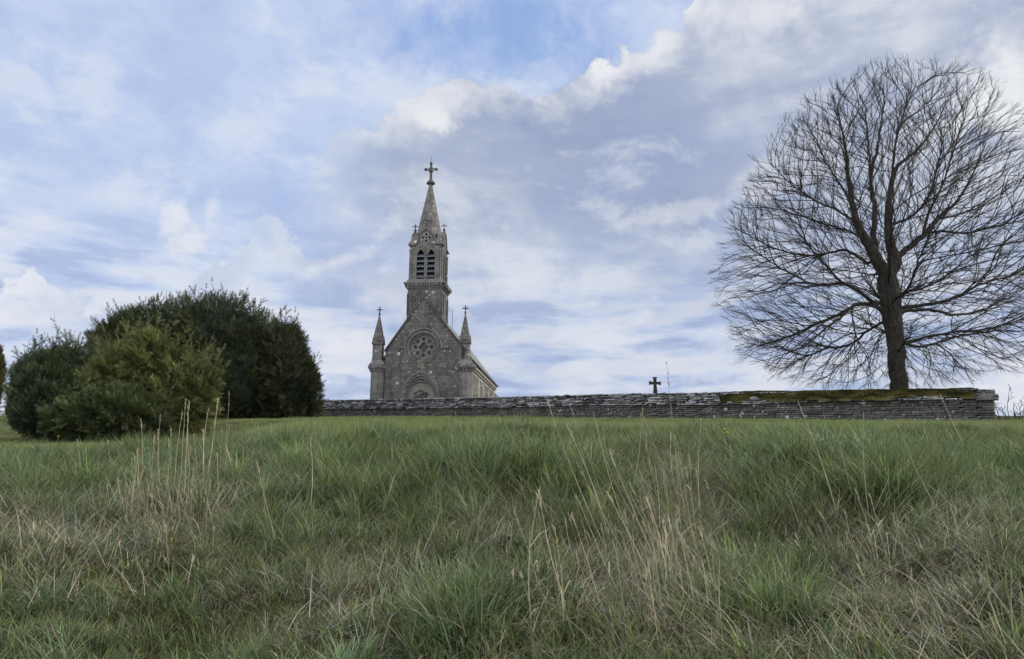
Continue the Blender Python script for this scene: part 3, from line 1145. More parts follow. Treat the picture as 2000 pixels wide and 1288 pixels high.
def near(chain, px, py):
    best = min(chain, key=lambda i: (proj(*sk.p[i])[0] - px) ** 2 + (proj(*sk.p[i])[1] - py) ** 2)
    return best


LS = limb(trunk[-1], [(1718, 514), (1699, 482), (1680, 450), (1668, 415), (1662, 380), (1655, 321), (1647, 263), (1636, 215), (1636, 205)], -1.6, 1, 2)
CS = limb(near(LS, 1718, 514), [(1706, 465), (1709, 406), (1701, 351), (1713, 292), (1722, 236), (1727, 188), (1722, 172)], .8, 2, 3)
CS2 = limb(near(CS, 1701, 351), [(1696, 289), (1689, 210), (1678, 185)], 2.4, 2, 4)
RS = limb(trunk[-1], [(1750, 513), (1738, 471), (1735, 422), (1740, 373), (1751, 328), (1781, 302), (1816, 263), (1843, 210), (1852, 195)], 1.0, 3, 5)
RS2 = limb(near(RS, 1740, 373), [(1748, 292), (1761, 236), (1782, 178), (1792, 170)], -2.4, 3, 6)
RS3 = limb(near(RS, 1735, 440), [(1760, 432), (1785, 420), (1815, 380), (1830, 330), (1842, 280)], -4.2, 3, 7)
RB = limb(near(RS, 1748, 508), [(1770, 488), (1789, 472), (1808, 456), (1826, 432), (1869, 393), (1896, 350), (1912, 310), (1926, 280)], 2.6, 4, 8)
RB2 = limb(near(RB, 1800, 462), [(1812, 422), (1836, 373), (1852, 328), (1870, 270), (1882, 225)], -1.0, 4, 9)
RB3 = limb(near(RB, 1808, 456), [(1836, 452), (1882, 455), (1931, 446), (1990, 432), (2045, 410)], -1.8, 4, 10)
L1 = limb(near(trunk, 1738, 598), [(1706, 590), (1677, 568), (1645, 552), (1619, 526), (1584, 488), (1568, 455), (1556, 420)], -3.2, 5, 11)
L1b = limb(near(L1, 1645, 554), [(1615, 557), (1584, 554), (1536, 530), (1488, 500), (1440, 462)], 1.0, 5, 12)
L2 = limb(near(LS, 1712, 505), [(1695, 515), (1680, 504), (1660, 492), (1640, 490), (1584, 499), (1520, 488), (1456, 457), (1425, 440)], 3.4, 6, 13)
L3 = limb(near(trunk, 1742, 612), [(1722, 606), (1700, 594), (1672, 597), (1642, 613), (1584, 638), (1526, 664), (1456, 678)], -1.4, 7, 14)
L3b = limb(near(L3, 1660, 602), [(1640, 622), (1616, 638), (1568, 677), (1520, 696), (1480, 706)], -4.4, 7, 15)
L3c = limb(near(L3, 1664, 600), [(1665, 620), (1672, 655), (1685, 685), (1697, 703)], -2.5, 7, 16)
L4 = limb(near(trunk, 1743, 628), [(1725, 629), (1690, 651), (1667, 670), (1610, 683), (1560, 700)], 3.4, 8, 17)
L5 = limb(near(LS, 1672, 440), [(1650, 420), (1620, 405), (1585, 388), (1545, 360), (1505, 318)], .5, 6, 18)
L6 = limb(near(LS, 1664, 400), [(1640, 360), (1615, 320), (1590, 270), (1570, 235)], 2.6, 1, 19)
L7 = limb(near(LS, 1690, 470), [(1660, 452), (1620, 440), (1570, 425), (1510, 408), (1450, 405)], -4.0, 6, 20)
R1 = limb(near(trunk, 1741, 606), [(1765, 600), (1808, 597), (1859, 584), (1910, 558), (1968, 539), (2040, 512)], -2.0, 9, 21)
R2 = limb(near(trunk, 1742, 614), [(1770, 608), (1814, 606), (1866, 616), (1920, 606), (1960, 585), (2010, 560)], 3.0, 10, 22)
R3 = limb(near(trunk, 1748, 673), [(1772, 670), (1808, 658), (1859, 651), (1904, 645), (1952, 638), (2000, 620)], -3.0, 11, 23)
R3b = limb(near(R3, 1772, 670), [(1790, 677), (1808, 678), (1846, 664), (1900, 652), (1945, 660)], 1.5, 11, 24)
R3c = limb(near(R3b, 1830, 670), [(1853, 690), (1862, 705), (1868, 715)], 1.8, 11, 25)
R4 = limb(near(trunk, 1737, 580), [(1765, 574), (1786, 533), (1798, 498), (1812, 470)], -5.0, 12, 26)
R5 = limb(near(trunk, 1737, 575), [(1770, 571), (1821, 555), (1856, 533), (1898, 498), (1945, 480), (2010, 470)], 4.4, 12, 27)
R6 = limb(near(RB, 1830, 428), [(1870, 420), (1920, 395), (1975, 350), (2010, 330)], 3.8, 4, 28)
for k_, (px, py, de) in enumerate([(1735, 480, 7.5), (1700, 560, -7.5), (1780, 560, -8), (1760, 620, 8), (1690, 630, 7.2), (1745, 380, -7), (1790, 640, -7.5), (1680, 440, 7)]):
    st = near(trunk, px, max(py + 40, 545))
    q = proj(*sk.p[st])
    limb(st, [(q[0] * .7 + px * .3, q[1] - 12), ((q[0] + px) / 2, (q[1] + py) / 2), (px, py)], de, 13, 40 + k_)
n_traced = len(sk.p)

# envelope of the crown: half width (m) by photo row, round the leaning axis
ROWS = [(150, 0), (160, 60), (177, 112), (207, 165), (250, 208), (318, 262), (385, 298), (450, 332), (500, 347), (560, 342), (620, 330), (680, 310), (715, 250), (740, 150), (752, 0)]
rows_y = np.array([r_[0] for r_ in ROWS], float); rows_w = np.array([r_[1] for r_ in ROWS], float) * .95
NA = 14500
rr_ = np.linspace(100, 760, 120)
zr_ = np.array([P(1735, r_, TY).z for r_ in rr_])
xr_ = np.array([P(1731 + (r_ - 430) * .02, r_, TY).x for r_ in rr_])
kr_ = np.array([P(1736, r_, TY).x - P(1735, r_, TY).x for r_ in rr_])


def env(p):
    """row, distance from the crown's axis relative to its half width"""
    py = np.interp(-p[:, 2], -zr_, rr_)
    w = np.interp(py, rows_y, rows_w) * np.interp(py, rr_, kr_)
    r = np.hypot(p[:, 0] - np.interp(py, rr_, xr_), (p[:, 1] - TY) / .85)
    return py, r / np.maximum(w, .05)


att = []
while len(att) < NA:
    py = rng.uniform(155, 738)
    w = np.interp(py, rows_y, rows_w)
    if rng.random() > w / 347: continue
    a = rng.uniform(0, 2 * math.pi)
    q = rng.random() ** .42
    if py > 640 and q < .25: continue
    bump_ = .95 + .14 * (vnoise(np.array([a * 2.2 + 4]), np.array([py / 90.0]), 3)[0] - .55)
    r = w * np.interp(py, rr_, kr_) * q * bump_
    att.append((np.interp(py, rr_, xr_) + r * math.cos(a), TY + .85 * r * math.sin(a), np.interp(py, rr_, zr_)))
att = np.array(att)
att += rng.normal(0, .22, att.shape)
KILL, INF, STEP = .42, 2.2, .28
pos = np.array(sk.p)
nearest = np.zeros(NA, dtype=int); nd = np.full(NA, 1e9)


def upd(new_idx):
    global nd, nearest
    for c in range(0, len(new_idx), 400):
        b = new_idx[c:c + 400]
        al = np.nonzero(alive)[0]
        D = ((att[al][:, None, :] - pos[b][None, :, :]) ** 2).sum(-1)
        m = D.argmin(1); dm = np.sqrt(D[np.arange(len(al)), m])
        better = dm < nd[al]
        nd[al[better]] = dm[better]; nearest[al[better]] = b[m[better]]


alive = np.ones(NA, dtype=bool)
axis_pt = np.array(P(1738, 640, TY))
par = list(sk.par); kind = list(sk.kind)
upd(np.arange(trunk[5], len(pos)))
for it in range(90):
    alive &= nd > KILL
    act = np.nonzero(alive & (nd < (INF if it > 4 else 3.2)))[0]
    if len(act) < 5: break
    ids = nearest[act]
    dirs = att[act] - pos[ids]
    dirs /= np.linalg.norm(dirs, axis=1)[:, None]
    kidn = np.bincount(np.array(par)[np.array(par) >= 0], minlength=len(pos))
    pdir = pos[ids] - pos[np.maximum(np.array(par)[ids], 0)]
    pdir /= np.linalg.norm(pdir, axis=1)[:, None] + 1e-9
    g_ok = (kidn[ids] < 3) & ((pdir * dirs).sum(1) > np.where(ids < n_traced, -.25, .12))
    ids, dirs = ids[g_ok], dirs[g_ok]
    if len(ids) < 5: break
    u, inv = np.unique(ids, return_inverse=True)
    acc = np.zeros((len(u), 3)); np.add.at(acc, inv, dirs)
    pd = np.array([pos[i] - pos[par[i]] if par[i] >= 0 else (0, 0, .3) for i in u])
    pd /= np.linalg.norm(pd, axis=1)[:, None] + 1e-9
    acc /= np.linalg.norm(acc, axis=1)[:, None] + 1e-9
    outd = pos[u] - axis_pt; outd /= np.linalg.norm(outd, axis=1)[:, None] + 1e-9
    dvec = acc * .60 + pd * .88 + outd * .50 + rng.normal(0, .10, acc.shape)
    dvec /= np.linalg.norm(dvec, axis=1)[:, None]
    newp = pos[u] + dvec * STEP * rng.uniform(.8, 1.15, len(u))[:, None]
    ins = env(newp)[1] < 1.06
    newp, u = newp[ins], u[ins]
    if len(u) == 0: break
    o = len(pos)
    pos = np.concatenate([pos, newp])
    par += list(u); kind += [20] * len(u)
    upd(np.arange(o, len(pos)))
    if len(pos) > 42000: break
NB = len(pos)
# fine twigs
par = np.array(par); kind = np.array(kind)
nch = np.bincount(par[par >= 0], minlength=NB)
sub = np.zeros(NB)
order = np.arange(NB)[::-1]
for i in order:
    sub[i] += 1
    if par[i] >= 0: sub[par[i]] += sub[i]
tw_p, tw_par = [], []
cnt = NB
axis0 = np.array(P(1735, 560, TY))
thin = np.nonzero((sub < 60) & (np.arange(NB) >= n_traced))[0]


def twig(i, q, d1, L, m, level):
    global cnt
    last = i
    for s_ in range(m):
        q = q + d1 * L * rng.uniform(.75, 1.15)
        tw_p.append(q); tw_par.append(last); last = cnt; cnt += 1
        if level < 1 and rng.random() < .55:
            e = d1 + rng.normal(0, .5, 3); e /= np.linalg.norm(e)
            twig(last, q, e, L * .7, 2, 1)
        d1 = d1 + rng.normal(0, .08, 3); d1 /= np.linalg.norm(d1)


for i in thin:
    tip = nch[i] == 0
    d0 = pos[i] - pos[par[i]]
    d0 /= np.linalg.norm(d0) + 1e-9
    outw_ = pos[i] - axis0; outw_ /= np.linalg.norm(outw_) + 1e-9
    for _ in range(4 if tip else (1 if rng.random() < .70 else 0)):
        d1 = d0 * .80 + outw_ * (.85 if tip else .5) + rng.normal(0, .36 if not tip else .25, 3) + np.array([0, 0, .06])
        d1 /= np.linalg.norm(d1)
        twig(i, pos[i], d1, rng.uniform(.14, .26), 3, 0)
pos = np.concatenate([pos, np.array(tw_p)]); par = np.concatenate([par, np.array(tw_par)])
kind = np.concatenate([kind, np.full(len(tw_p), 21)])
N = len(pos)
EXP, R0 = 2.5, .0050
acc = np.zeros(N)
nch = np.bincount(par[par >= 0], minlength=N)
acc[nch == 0] = R0 ** EXP
for i in range(N - 1, NB - 1, -1):
    acc[par[i]] += acc[i]
for i in range(NB - 1, -1, -1):
    if par[i] >= 0: acc[par[i]] += acc[i]
rad = acc ** (1 / EXP)
print('lime nodes', N, NB, 'trunk radius from pipe model', rad[trunk[1]])
# traced limbs keep the girth the photograph shows
sc_ = .47 / rad[near(trunk, 1745, 640)]
big = kind < 20
rad = np.where(rad > .02, .02 + (rad - .02) * min(1.0, sc_), rad)
k_ = TY / FOC
for i in trunk:
    py = proj(*pos[i])[1]
    rad[i] = np.interp(py, [538, 560, 600, 625, 660, 700, 770, 815], [17 * k_, 18.5 * k_, 19.5 * k_, 18 * k_, 16.2 * k_, 15.4 * k_, 15.8 * k_, 19 * k_])
for chn, w0, w1 in ((LS, 17.0, 1.5), (RS, 15.5, 1.4), (RB, 8.5, 1.2), (CS, 8.5, 1.4), (L1, 7.0, 1.2), (L3, 7, 1.2), (R1, 6.2, 1.2), (R2, 6.2, 1.2), (R3, 4.6, 1.0), (R3b, 4.2, .8), (L2, 5.5, 1.0), (L4, 3.6, .9), (RS2, 5, 1), (RB2, 4.6, 1), (RB3, 4, 1), (R4, 4, 1), (R5, 4.2, 1),
                    (L1b, 3.8, .9), (CS2, 4.4, 1), (RS3, 3.8, .9), (L5, 3.6, .8), (L6, 3.8, .8), (L7, 3.4, .8), (R6, 3.4, .8), (L3b, 4, .8), (L3c, 2.2, .6), (R3c, 2.2, .6)):
    m = len(chn)
    for j, i in enumerate(chn[1:]):
        f = (j + 1) / m
        rad[i] = max(rad[i] * .75, (w0 * (1 - f) ** (1.9 if w0 > 12 else 1.3) + w1 * f ** .8) * k_ * (.80 if w0 > 8 else .68))
lime = empty('lime_tree', (float(pos[trunk[0]][0]), float(pos[trunk[0]][1]), tz0))
tag(lime, 'great leafless lime tree with a broad round crown behind the mossy end of the wall', 'tree')
off = np.array(lime.location)
posl = pos - off
tip_of = np.zeros(N, bool); tip_of[trunk] = True
build_tubes('trunk', posl, par, rad, tip_of, M['bark'], lime, .16)
for k in range(1, 14):
    build_tubes('limb', posl, par, rad, kind == k, M['bark'], lime, .14)
build_tubes('crown', posl, par, rad, kind >= 20, M['bark'], lime)

# ------------------------------------------------------------------ bare bush at the right-hand end of the wall


def bare_bush(name, label, px0, px1, Y, htop, n, seed, cat):
    rl = np.random.default_rng(seed)
    c = P((px0 + px1) / 2, 815, Y)
    o = empty(name, (c.x, c.y, gzs(c.x, c.y)))
    tag(o, label, cat)
    hw = (px1 - px0) / 2 * Y / FOC
    p, pa, rr = [], [], []
    for k in range(n):
        p, pa, rr = [], [], []
        b = np.array([rl.uniform(-hw, hw) * .8, rl.uniform(-.6, .6), -.15])
        h = htop * (1 - .55 * abs(b[0] / hw) ** 1.5) * rl.uniform(.6, 1.05)
        d = np.array([b[0] / hw * .5 + rl.normal(0, .25), rl.normal(0, .25), 1.0])
        p.append(b); pa.append(-1); rr.append(.02)
        last = len(p) - 1
        st = [(last, d, h, .018)]
        while st:
            i, d, h, r_ = st.pop()
            if h < .12: continue
            d = d / np.linalg.norm(d)
            q = p[i]
            m = 4
            for s_ in range(m):
                q = q + d * h * .16
                d = d + rl.normal(0, .16, 3); d /= np.linalg.norm(d)
                p.append(q); pa.append(i); rr.append(max(.007, r_ * (1 - .1 * s_))); i = len(p) - 1
                if rl.random() < .6:
                    st.append((i, d + rl.normal(0, .65, 3), h * .55 * rl.uniform(.6, 1), r_ * .62))
        build_tubes('branch', np.array(p), np.array(pa), np.array(rr), np.ones(len(p), bool), M['bark'], o)
    return o


bare_bush('bare_bush', 'low leafless twiggy bush just past the right-hand end of the wall', 1938, 2005, 36.0, 2.3, 14, 77, 'bush')
bare_bush('bare_bush', 'very low leafless scrub at the right edge, beyond the twiggy bush', 1985, 2060, 40.0, 1.2, 10, 79, 'bush')

# ------------------------------------------------------------------ yews


def sprig_template(seed=1):
    """a flat evergreen spray: short stem, needles as slim triangles on both sides"""
    rl = np.random.default_rng(seed)
    V = []
    for k in range(5):
        t = .08 + .17 * k
        L = .40 * (1 - .45 * t)
        for s_ in (-1, 1):
            a = R(48) + rl.normal(0, .12)
            tipv = np.array([s_ * L * math.sin(a), rl.normal(0, .07), t + L * math.cos(a)])
            V += [np.array([0, 0, t - .055]), np.array([0, 0, t + .055]), tipv]
        L *= .9
    V += [np.array([-.05, 0, .75]), np.array([.05, 0, .75]), np.array([0, 0, 1.12])]
    V += [np.array([0, -.035, 0]), np.array([0, .035, 0]), np.array([0, 0, .9])]
    return np.array(V)


SPR = [sprig_template(s) for s in range(4)]


def sprigs(name, base, dirs, size, col, mat, parent):
    n = len(base)
    d = dirs / np.linalg.norm(dirs, axis=1)[:, None]
    r1 = np.cross(d, rng.normal(0, 1, (n, 3))); r1 /= np.linalg.norm(r1, axis=1)[:, None]
    r2 = np.cross(d, r1)
    m = len(SPR[0])
    tmpl = np.stack(SPR)[rng.integers(0, len(SPR), n)]          # n,m,3
    V = base[:, None, :] + size[:, None, None] * (tmpl[:, :, 0:1] * r1[:, None, :] + tmpl[:, :, 1:2] * r2[:, None, :] + tmpl[:, :, 2:3] * d[:, None, :])
    V = V.reshape(-1, 3)
    C = np.repeat(col, m, 0)
    return npmesh(name, V, np.arange(len(V)), np.full(len(V) // 3, 3), C, mat, parent)


def yew(name, label, ells, n, size, cd, cl, seed, cat='bush', leaders=60, up=.55, group=None, rough=.32, lead=1.0):
    """ells: (px, py_centre, Y, rx, ry, rz) ellipsoids in metres round photo pixels"""
    global rng
    keep = rng
    rng = np.random.default_rng(seed)
    E = []
    for px, py, Y, rx, ry, rz in ells:
        E.append((np.array(P(px, py, Y)), np.array([rx, ry, rz])))
    c0 = E[0][0]
    o = empty(name, (c0[0], c0[1], gzs(c0[0], c0[1])))
    tag(o, label, cat, group)
    off = np.array(o.location)
    area = np.array([(e[1][0] * e[1][1] * e[1][2]) ** (2 / 3) for e in E])
    B, D, CC = [], [], []
    cnt = (n * area / area.sum()).astype(int)
    for (c, r), k in zip(E, cnt):
        u = rng.normal(0, 1, (k, 3)); u /= np.linalg.norm(u, axis=1)[:, None]
        lum = fbm(u[:, 0] * 3.1 + u[:, 2] * 2 + seed, u[:, 1] * 3.1 + u[:, 2] * 3.3 + 7, seed, 3)
        depth = np.abs(rng.normal(0, .13, k))
        rr = 1 + rough * 2 * (lum - .5) - depth
        p = c + u * r * rr[:, None]
        nrm = u / r; nrm /= np.linalg.norm(nrm, axis=1)[:, None]
        okk = np.ones(k, bool)
        for (c2, r2) in E:
            if c2 is c: continue
            okk &= (((p - c2) / r2) ** 2).sum(1) > .62
        okk &= p[:, 2] > gz(p[:, 0], p[:, 1]) + .02
        okk &= (u[:, 1] < .55) | (u[:, 2] > .3)
        p, nrm, lum, depth = p[okk], nrm[okk], lum[okk], depth[okk]
        dd = nrm * .75 + np.array([0, 0, up]) + rng.normal(0, .38, p.shape)
        f = np.clip((lum - .33) / .34 + rng.normal(0, .22, len(p)), 0, 1)[:, None]
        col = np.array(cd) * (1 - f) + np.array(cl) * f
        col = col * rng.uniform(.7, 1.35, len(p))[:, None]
        B.append(p); D.append(dd); CC.append(col)
    # upright leading shoots, each with its own side sprays
    for k in range(leaders):
        c, r = E[rng.integers(0, len(E))]
        u = rng.normal(0, 1, 3); u[2] = abs(u[2]) + .75; u /= np.linalg.norm(u)
        p = c + u * r * .95
        if any((((p - c2) / r2) ** 2).sum() < .9 for c2, r2 in E if c2 is not c): continue
        L = size * rng.uniform(.5, 1.7) * lead
        lean = np.array([u[0] * .5, u[1] * .5, 1]) + rng.normal(0, .2, 3)
        m = int(7 * max(1, lead * .8))
        tt = np.linspace(0, 1, m)
        B.append(p + lean[None, :] * (tt * L)[:, None])
        dd = np.stack([rng.normal(0, .8, m), rng.normal(0, .8, m), np.full(m, .75)], 1)
        dd[-1] = lean
        D.append(dd); CC.append(np.repeat((np.array(cd) * .6 + np.array(cl) * .4)[None, :], m, 0))
    B, D, CC = np.concatenate(B), np.concatenate(D), np.concatenate(CC)
    sz = size * rng.uniform(.6, 1.25, len(B))
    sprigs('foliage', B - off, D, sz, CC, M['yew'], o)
    # dense inner boughs and stem
    V, Fq = [], []
    for c, r in E:
        bm = bmesh.new()
        bmesh.ops.create_icosphere(bm, subdivisions=4, radius=1)
        vs = np.array([v.co[:] for v in bm.verts])
        l_ = fbm(vs[:, 0] * 5 + 3, vs[:, 1] * 5 + vs[:, 2] * 4, seed + 3, 3)
        vs = c + vs * r * (.70 + .22 * l_)[:, None] - off
        vs[:, 2] = np.maximum(vs[:, 2], -.05)
        b_ = len(V) and sum(len(v) for v in V)
        V.append(vs)
        Fq += [[b_ + v.index for v in f.verts] for f in bm.faces]
        bm.free()
    V = np.concatenate(V)
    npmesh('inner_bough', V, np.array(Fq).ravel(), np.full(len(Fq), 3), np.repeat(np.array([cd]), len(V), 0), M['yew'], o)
    tb = MB()
    tb.tube([(0, 0, -.2), (.05, 0, .6), (0, .05, 1.5)], [.28 * E[0][1][0] / 3, .2 * E[0][1][0] / 3, .12], 8)
    tb.build('trunk', M['bark'], o, True)
    rng = keep
    return o


def mpx(Y): return Y / FOC


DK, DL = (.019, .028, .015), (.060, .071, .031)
Yb = 50.0
q = mpx(Yb)
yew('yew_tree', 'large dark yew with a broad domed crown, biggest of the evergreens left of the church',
    [(385, 745, Yb, 150 * q, 130 * q, 150 * q), (335, 690, Yb, 135 * q, 120 * q, 95 * q), (440, 680, Yb, 105 * q, 110 * q, 92 * q), (265, 690, Yb - 1, 70 * q, 90 * q, 75 * q), (480, 740, Yb - 1, 75 * q, 90 * q, 110 * q), (240, 760, Yb - 1, 60 * q, 80 * q, 75 * q)],
    34000, .50, DK, DL, 101, 'tree', 150, lead=1.5)
yew('yew_tree', 'dark yew forming the right shoulder of the evergreen clump, next to the wall',
    [(552, 725, Yb - 1, 44 * q, 60 * q, 92 * q), (565, 760, Yb - 1, 46 * q, 60 * q, 75 * q), (590, 775, Yb - .5, 32 * q, 45 * q, 62 * q)],
    12000, .48, DK, (.062, .070, .030), 102, 'tree', 50, lead=1.4)
Yf = 25.0
q = mpx(Yf)
yew('yew_bush', 'olive green yew bush with feathery pointed top, in front of the big dark yew',
    [(330, 790, Yf, 82 * q, 70 * q, 72 * q), (300, 725, Yf, 62 * q, 60 * q, 62 * q), (295, 690, Yf, 34 * q, 40 * q, 34 * q), (372, 760, Yf + .4, 46 * q, 50 * q, 52 * q), (235, 740, Yf, 50 * q, 60 * q, 52 * q), (395, 750, Yf + .6, 26 * q, 40 * q, 30 * q)],
    24000, .29, (.058, .073, .027), (.195, .210, .074), 103, 'bush', 130, .3, rough=.44, lead=2.0)
yew('yew_bush', 'dark blue-green yew bush with spiky upright shoots at the left end of the clump',
    [(102, 780, Yf + 1.5, 62 * q, 66 * q, 70 * q), (84, 740, Yf + 1.5, 44 * q, 48 * q, 46 * q), (125, 735, Yf + 2, 42 * q, 50 * q, 50 * q), (158, 740, Yf + 2, 30 * q, 40 * q, 45 * q), (66, 795, Yf + 1.5, 30 * q, 40 * q, 48 * q), (100, 810, Yf + 1.2, 60 * q, 60 * q, 48 * q)],
    16000, .29, (.026, .042, .026), (.085, .112, .052), 104, 'bush', 130, .6, rough=.44, lead=2.2)
yew('yew_bush', 'low spreading dark green yew bush in front of the olive one, skirts on the grass',
    [(215, 815, Yf - 1.6, 74 * q, 55 * q, 48 * q), (150, 825, Yf - 1.4, 50 * q, 45 * q, 38 * q), (270, 830, Yf - 1.4, 52 * q, 45 * q, 36 * q)],
    13000, .27, (.030, .046, .021), (.095, .117, .050), 105, 'bush', 50, .35, rough=.44, lead=1.6)
q = mpx(58.0)
yew('columnar_conifer', 'slim golden columnar conifer at the left edge of the picture', [(-13, 752, 58.0, 18 * q, 20 * q, 62 * q), (-12, 715, 58.0, 13 * q, 13 * q, 42 * q)], 4200, .34, (.055, .056, .018), (.135, .125, .034), 106, 'tree', 6, 1.4)
# ------------------------------------------------------------------ grass
def blades(name, x, y, L, w, phi, t0, bend, cb, ct, segs, mat, zoff=None, twist=None):
    """ribbons rooted on the hill; phi = heading, t0 = lean at the root, bend = added lean to the tip (radians)"""
    n = len(x)
    z = gz(x, y) - .012
    if zoff is not None: z = z + zoff
    p = np.stack([x, y, z], 1)
    h = np.stack([np.cos(phi), np.sin(phi)], 1)
    tw = (rng.uniform(-1.2, 1.2, n) if twist is None else twist) + phi + math.pi / 2
    sx_ = np.stack([np.cos(tw), np.sin(tw), np.zeros(n)], 1)
    V = np.empty((n, 2 * segs + 1, 3)); C = np.empty((n, 2 * segs + 1, 3))
    for k in range(segs + 1):
        t = k / segs
        wk = w * (1 - t) ** .6 * .5
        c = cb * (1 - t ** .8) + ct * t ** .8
        if k < segs:
            V[:, 2 * k] = p - sx_ * wk[:, None]; V[:, 2 * k + 1] = p + sx_ * wk[:, None]
            C[:, 2 * k] = c; C[:, 2 * k + 1] = c
        else:
            V[:, 2 * segs] = p; C[:, 2 * segs] = c
        a = np.clip(t0 + bend * (t + .5 / segs), -2.3, 2.3)
        st = (L / segs)[:, None]
        p = p + st * np.concatenate([h * np.sin(a)[:, None], np.cos(a)[:, None]], 1)
        gzz = gz(p[:, 0], p[:, 1]) + .012
        p[:, 2] = np.maximum(p[:, 2], gzz)
    m = 2 * segs + 1
    fl = []
    for k in range(segs - 1): fl += [2 * k, 2 * k + 1, 2 * k + 3, 2 * k + 2]
    fl += [2 * segs - 2, 2 * segs - 1, 2 * segs]
    sizes = np.tile(np.array([4] * (segs - 1) + [3]), n)
    F_ = (np.array(fl)[None, :] + (np.arange(n) * m)[:, None]).ravel()
    return npmesh(name, V.reshape(-1, 3), F_, sizes, C.reshape(-1, 3), mat, None, True)


def join(parts, name):
    """merge several blade meshes into one object"""
    vs, fs, sz, cs, o = [], [], [], [], 0
    mat = parts[0].data.materials[0]
    for ob in parts:
        me = ob.data
        v = np.empty(len(me.vertices) * 3, np.float32); me.vertices.foreach_get('co', v)
        l_ = np.empty(len(me.loops), np.int32); me.loops.foreach_get('vertex_index', l_)
        s_ = np.empty(len(me.polygons), np.int32); me.polygons.foreach_get('loop_total', s_)
        c_ = np.empty(len(me.vertices) * 4, np.float32); me.color_attributes['col'].data.foreach_get('color', c_)
        vs.append(v.reshape(-1, 3)); fs.append(l_ + o); sz.append(s_); cs.append(c_.reshape(-1, 4)[:, :3]); o += len(me.vertices)
        bpy.data.objects.remove(ob); bpy.data.meshes.remove(me)
    return npmesh(name, np.concatenate(vs), np.concatenate(fs), np.concatenate(sz), np.concatenate(cs), mat, None, True)


G_DEEP = np.array([.060, .100, .033]); G_MID = np.array([.106, .160, .047]); G_PALE = np.array([.245, .295, .112]); G_BLUE = np.array([.080, .142, .074])
S_GREY = np.array([.41, .39, .305]); S_PINK = np.array([.315, .275, .21]); S_GOLD = np.array([.45, .375, .20]); S_DARK = np.array([.14, .115, .08])


def fan(n, y0, y1, pw, half=.86):
    """random ground points in the fan the picture can see; pw < 0 thins with distance"""
    u = rng.random(n)
    e = 2 + pw
    y = (y0 ** e + u * (y1 ** e - y0 ** e)) ** (1 / e)
    x = rng.uniform(-1, 1, n) * (half * y + .35)
    return x, y


def zone_mask(px, py, spots):
    m = np.zeros(len(px))
    for cx_, cy_, rx, ry, a in spots:
        m = np.maximum(m, a * np.exp(-(((px - cx_) / rx) ** 2 + ((py - cy_) / ry) ** 2)))
    return m


# patches of dead grass, lush tussocks and moss, as the photograph shows them on the bank
DRY = [(330, 1000, 170, 75, 1.0), (60, 1050, 160, 80, .8), (560, 970, 110, 60, .65), (480, 1170, 120, 60, .85), (690, 1080, 160, 80, .8), (650, 1210, 240, 70, .85), (960, 985, 90, 45, .75),
       (940, 1060, 120, 40, .6), (1330, 1050, 110, 150, 1.0), (1230, 1150, 140, 110, .9), (1640, 1030, 150, 70, .9), (1860, 1030, 170, 70, .85), (1800, 1150, 260, 60, .7), (1420, 1240, 220, 50, .9), (140, 1190, 200, 40, .6), (1900, 1260, 250, 50, .6), (1000, 1240, 160, 60, .6)]
LUSH = [(920, 900, 170, 40, 1.0), (640, 920, 140, 40, .9), (340, 1150, 90, 60, .9), (910, 1130, 90, 55, 1.0), (1500, 1120, 130, 85, 1.0), (1480, 900, 130, 40, .9), (1100, 930, 90, 45, .8), (1980, 1190, 70, 60, 1.0),
        (60, 1140, 110, 60, .8), (780, 1190, 60, 40, .7), (1700, 930, 240, 50, .9), (700, 870, 160, 25, .7), (1600, 1230, 160, 60, .6), (250, 930, 200, 35, .4)]

green, dead = [], []
HOLES = [(1062, 1040, 62, 20, 1), (780, 1215, 60, 22, 1), (590, 1192, 55, 16, .9), (1000, 1085, 50, 20, .9), (1528, 905, 42, 9, .9), (1640, 1185, 80, 18, .8), (300, 1062, 60, 16, .8), (455, 1048, 40, 14, .8), (990, 925, 50, 8, .9), (180, 1240, 60, 16, .7), (1230, 1268, 60, 14, .7), (1890, 1165, 70, 16, .8), (1120, 1180, 40, 16, .7)]
# 1. tussocks on the near bank
NT_ = 6000
tx_, ty_ = fan(NT_, 1.75, 10.5, -.75)
tpx, tpy = proj(tx_, ty_, gz(tx_, ty_) + .1)
nz = fbm(tx_ * .9 + 11, ty_ * .9, 41, 3)
dry = np.clip(zone_mask(tpx, tpy, DRY) * 1.05 - zone_mask(tpx, tpy, LUSH) * .55 + (nz - .5) * 1.7 + .12 * sstep(tpy, 930, 1050), 0, 1)
lush = np.clip(zone_mask(tpx, tpy, LUSH) + (fbm(tx_ * .7, ty_ * .7 + 31, 43, 2) - .5) * 1.3 + .10 * sstep(-tpy, -960, -880), 0, 1)
bigt = (rng.random(NT_) < .10) & (ty_ > 2.3)
cnt_ = (rng.uniform(28, 85, NT_) * (.5 + .8 * np.maximum(dry, lush)) * np.where(bigt, 3.2, 1)).astype(int)
hole = np.clip(zone_mask(tpx, tpy, HOLES) * 1.3, 0, 1)
cnt_ = (cnt_ * (1 - .9 * hole)).astype(int)
rep = np.repeat(np.arange(NT_), cnt_)
n = len(rep)
tr_ = rng.uniform(.03, .10, NT_) * (1 + .6 * lush) * (.6 + .4 * sstep(ty_, 2.3, 5.0)) * np.where(bigt, 1.9, 1)
ra = rng.uniform(0, 2 * math.pi, n); rq = np.sqrt(rng.random(n)) * tr_[rep]
bx, by = tx_[rep] + rq * np.cos(ra), ty_[rep] + rq * np.sin(ra)
